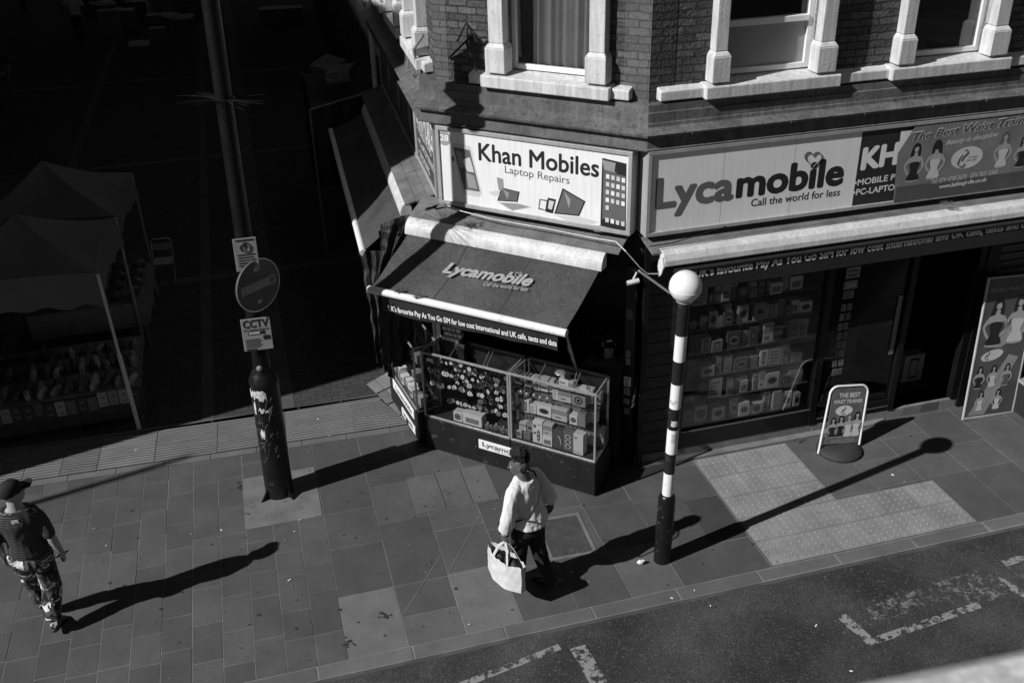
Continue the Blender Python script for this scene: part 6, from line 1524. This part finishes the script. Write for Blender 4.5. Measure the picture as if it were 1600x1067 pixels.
g_ = G(218, 72); t = thing('market_tray', at(g_.x, g_.y, .006, .1), 'white open tray lying alone on the far market street', 'tray'); mb = MB(); mb.box(-.32, .32, -.2, .2, 0, .03); mb.box(-.32, .32, -.2, -.18, .03, .14); mb.box(-.32, .32, .18, .2, .03, .14); mb.box(-.32, -.3, -.18, .18, .03, .14); mb.box(.3, .32, -.18, .18, .03, .14); mb.build('tray', mat('tray_white', .6), t, WM(t), bevel=.01)
for k, (px, py, lb) in enumerate(((268, 26, 'white bundle draped over the far cartons, left'), (284, 28, 'white bundle draped over the far cartons, right'), (160, 6, 'pale bundle on the far stall behind the cartons'))):
    g_ = G(px, py, .9); mb = MB(); mb.ell((0, 0, 0), (.4, .25, .12), 20, 12); mb.v = [tuple(Vector(v)*(1+.5*mnoise.noise(Vector(v)*4+Vector((k, 0, 0))))) for v in mb.v]; tag(mb.build('cloth_bundle', mat('bundle', .35), None, at(g_.x, g_.y, .9), smooth=True), lb, 'bundle')

# ------------------------------------------------------------------ neighbour beyond the left shop front
nb = thing('neighbour_building', FL.M @ Matrix.Translation((-5.62, 0, 0)), 'dim neighbouring building with a pale ledge farther up the market street', 'building')
mb = MB(); mb.box(-30, -5.62, .05, 6, 0, 8.4); mb.build('wall', brick, nb, FL.M)
mb = MB(); mb.tube([(-30, -.06, 3.65), (-7.2, -.06, 3.65)], .11, 10); mb.box(-30, -5.65, -.1, .049, 3.42, 3.6); mb.build('ledge', mat('ledge_pale', .3, .2, 3), nb, FL.M, smooth=True)
mb = MB(); mb.box(-30, -5.7, -.03, .049, 0, 3.3)
for k in range(20): mb.box(-29+k*1.2, -28.9+k*1.2, -.07, -.031, 0, 3.2)
mb.build('shopfront', mat('neighbour_front', .03), nb, FL.M)
for k in range(5):
    mb = MB(); mb.box(-8.2-k*3.2, -7.1-k*3.2, -.03, .049, 4.6, 6.4); mb.build('window', mat('neighbour_window', .12), nb, FL.M)
mb = MB(); mb.tube([(-5.75, -.14, 0), (-5.75, -.14, 7.5)], .05, 10); mb.tube([(-5.75, -.14, 4.9), (-5.6, -.12, 5.1), (-5.2, -.1, 5.15)], .035, 8); tag(mb.build('drainpipe', white_paint, None, FL.M, smooth=True), 'white drainpipe at the joint between corner building and its neighbour', 'pipe')
# dark covered stall box projecting over the street, crates on top
pj = thing('covered_stall', FL.M @ Matrix.Translation((-7, -1, 0)), 'dark cloth covered stall frame projecting from the wall up the market street', 'market stall')
x0, x1, yf = -8.6, -5.9, -1.25
sheet('top_cloth', FL.w(x0, yf, 2.55), FL.w(x1, yf, 2.55), FL.w(x0, -.05, 2.8), FL.w(x1, -.05, 2.8), 20, 10, .02, 3, mat('stall_cover', .035, .3, 4, .9), pj, None, None, .12)
sheet('side_cloth', FL.w(x0, yf, 2.55), FL.w(x1, yf, 2.55), FL.w(x0, yf, 1.1), FL.w(x1, yf, 1.2), 40, 10, .04, 5, cloth_blk, pj)
sheet('end_cloth', FL.w(x1, yf, 2.55), FL.w(x1, -.1, 2.8), FL.w(x1, yf, 1.2), FL.w(x1, -.1, 1.2), 20, 10, .03, 3, cloth_blk, pj)
mb = MB(); mb.tube([(x1, yf, 2.57), (x1, -.05, 2.82)], .014, 6); mb.build('front_rail', pole_m, pj, FL.M)
for xx in (x0, x1): mb = MB(); mb.tube([(xx, yf, 0), (xx, yf, 2.55)], .02, 6); mb.build('leg', pole_m, pj, FL.M)
for k, (x, y, rz, tl) in enumerate(((-7.6, -.75, .5, .35), (-7.0, -.6, -.3, .1))):
    M_ = FL.M @ Matrix.Translation((x, y, 2.78)) @ Matrix.Rotation(rz, 4, 'Z') @ Matrix.Rotation(tl, 4, 'X')
    t = thing('slatted_crate', M_, ['tilted slatted crate on the covered stall, left one', 'slatted crate on the covered stall, right one nearer the wall'][k], 'crate', 'crates on the covered stall')
    for q in range(6): mb = MB(); mb.box(-.3+q*.105, -.3+q*.105+.075, -.2, .2, .16, .175); mb.build('slat', mat('crate_wood', .12, .2, 8), t, M_)
    mb = MB(); mb.box(-.31, .31, -.21, -.195, 0, .16); mb.box(-.31, .31, .195, .21, 0, .16); mb.box(-.31, -.295, -.195, .195, 0, .16); mb.box(.295, .31, -.195, .195, 0, .16); mb.build('side_boards', mat('crate_wood', .12), t, M_)

bpy.data.scenes.remove(WS)
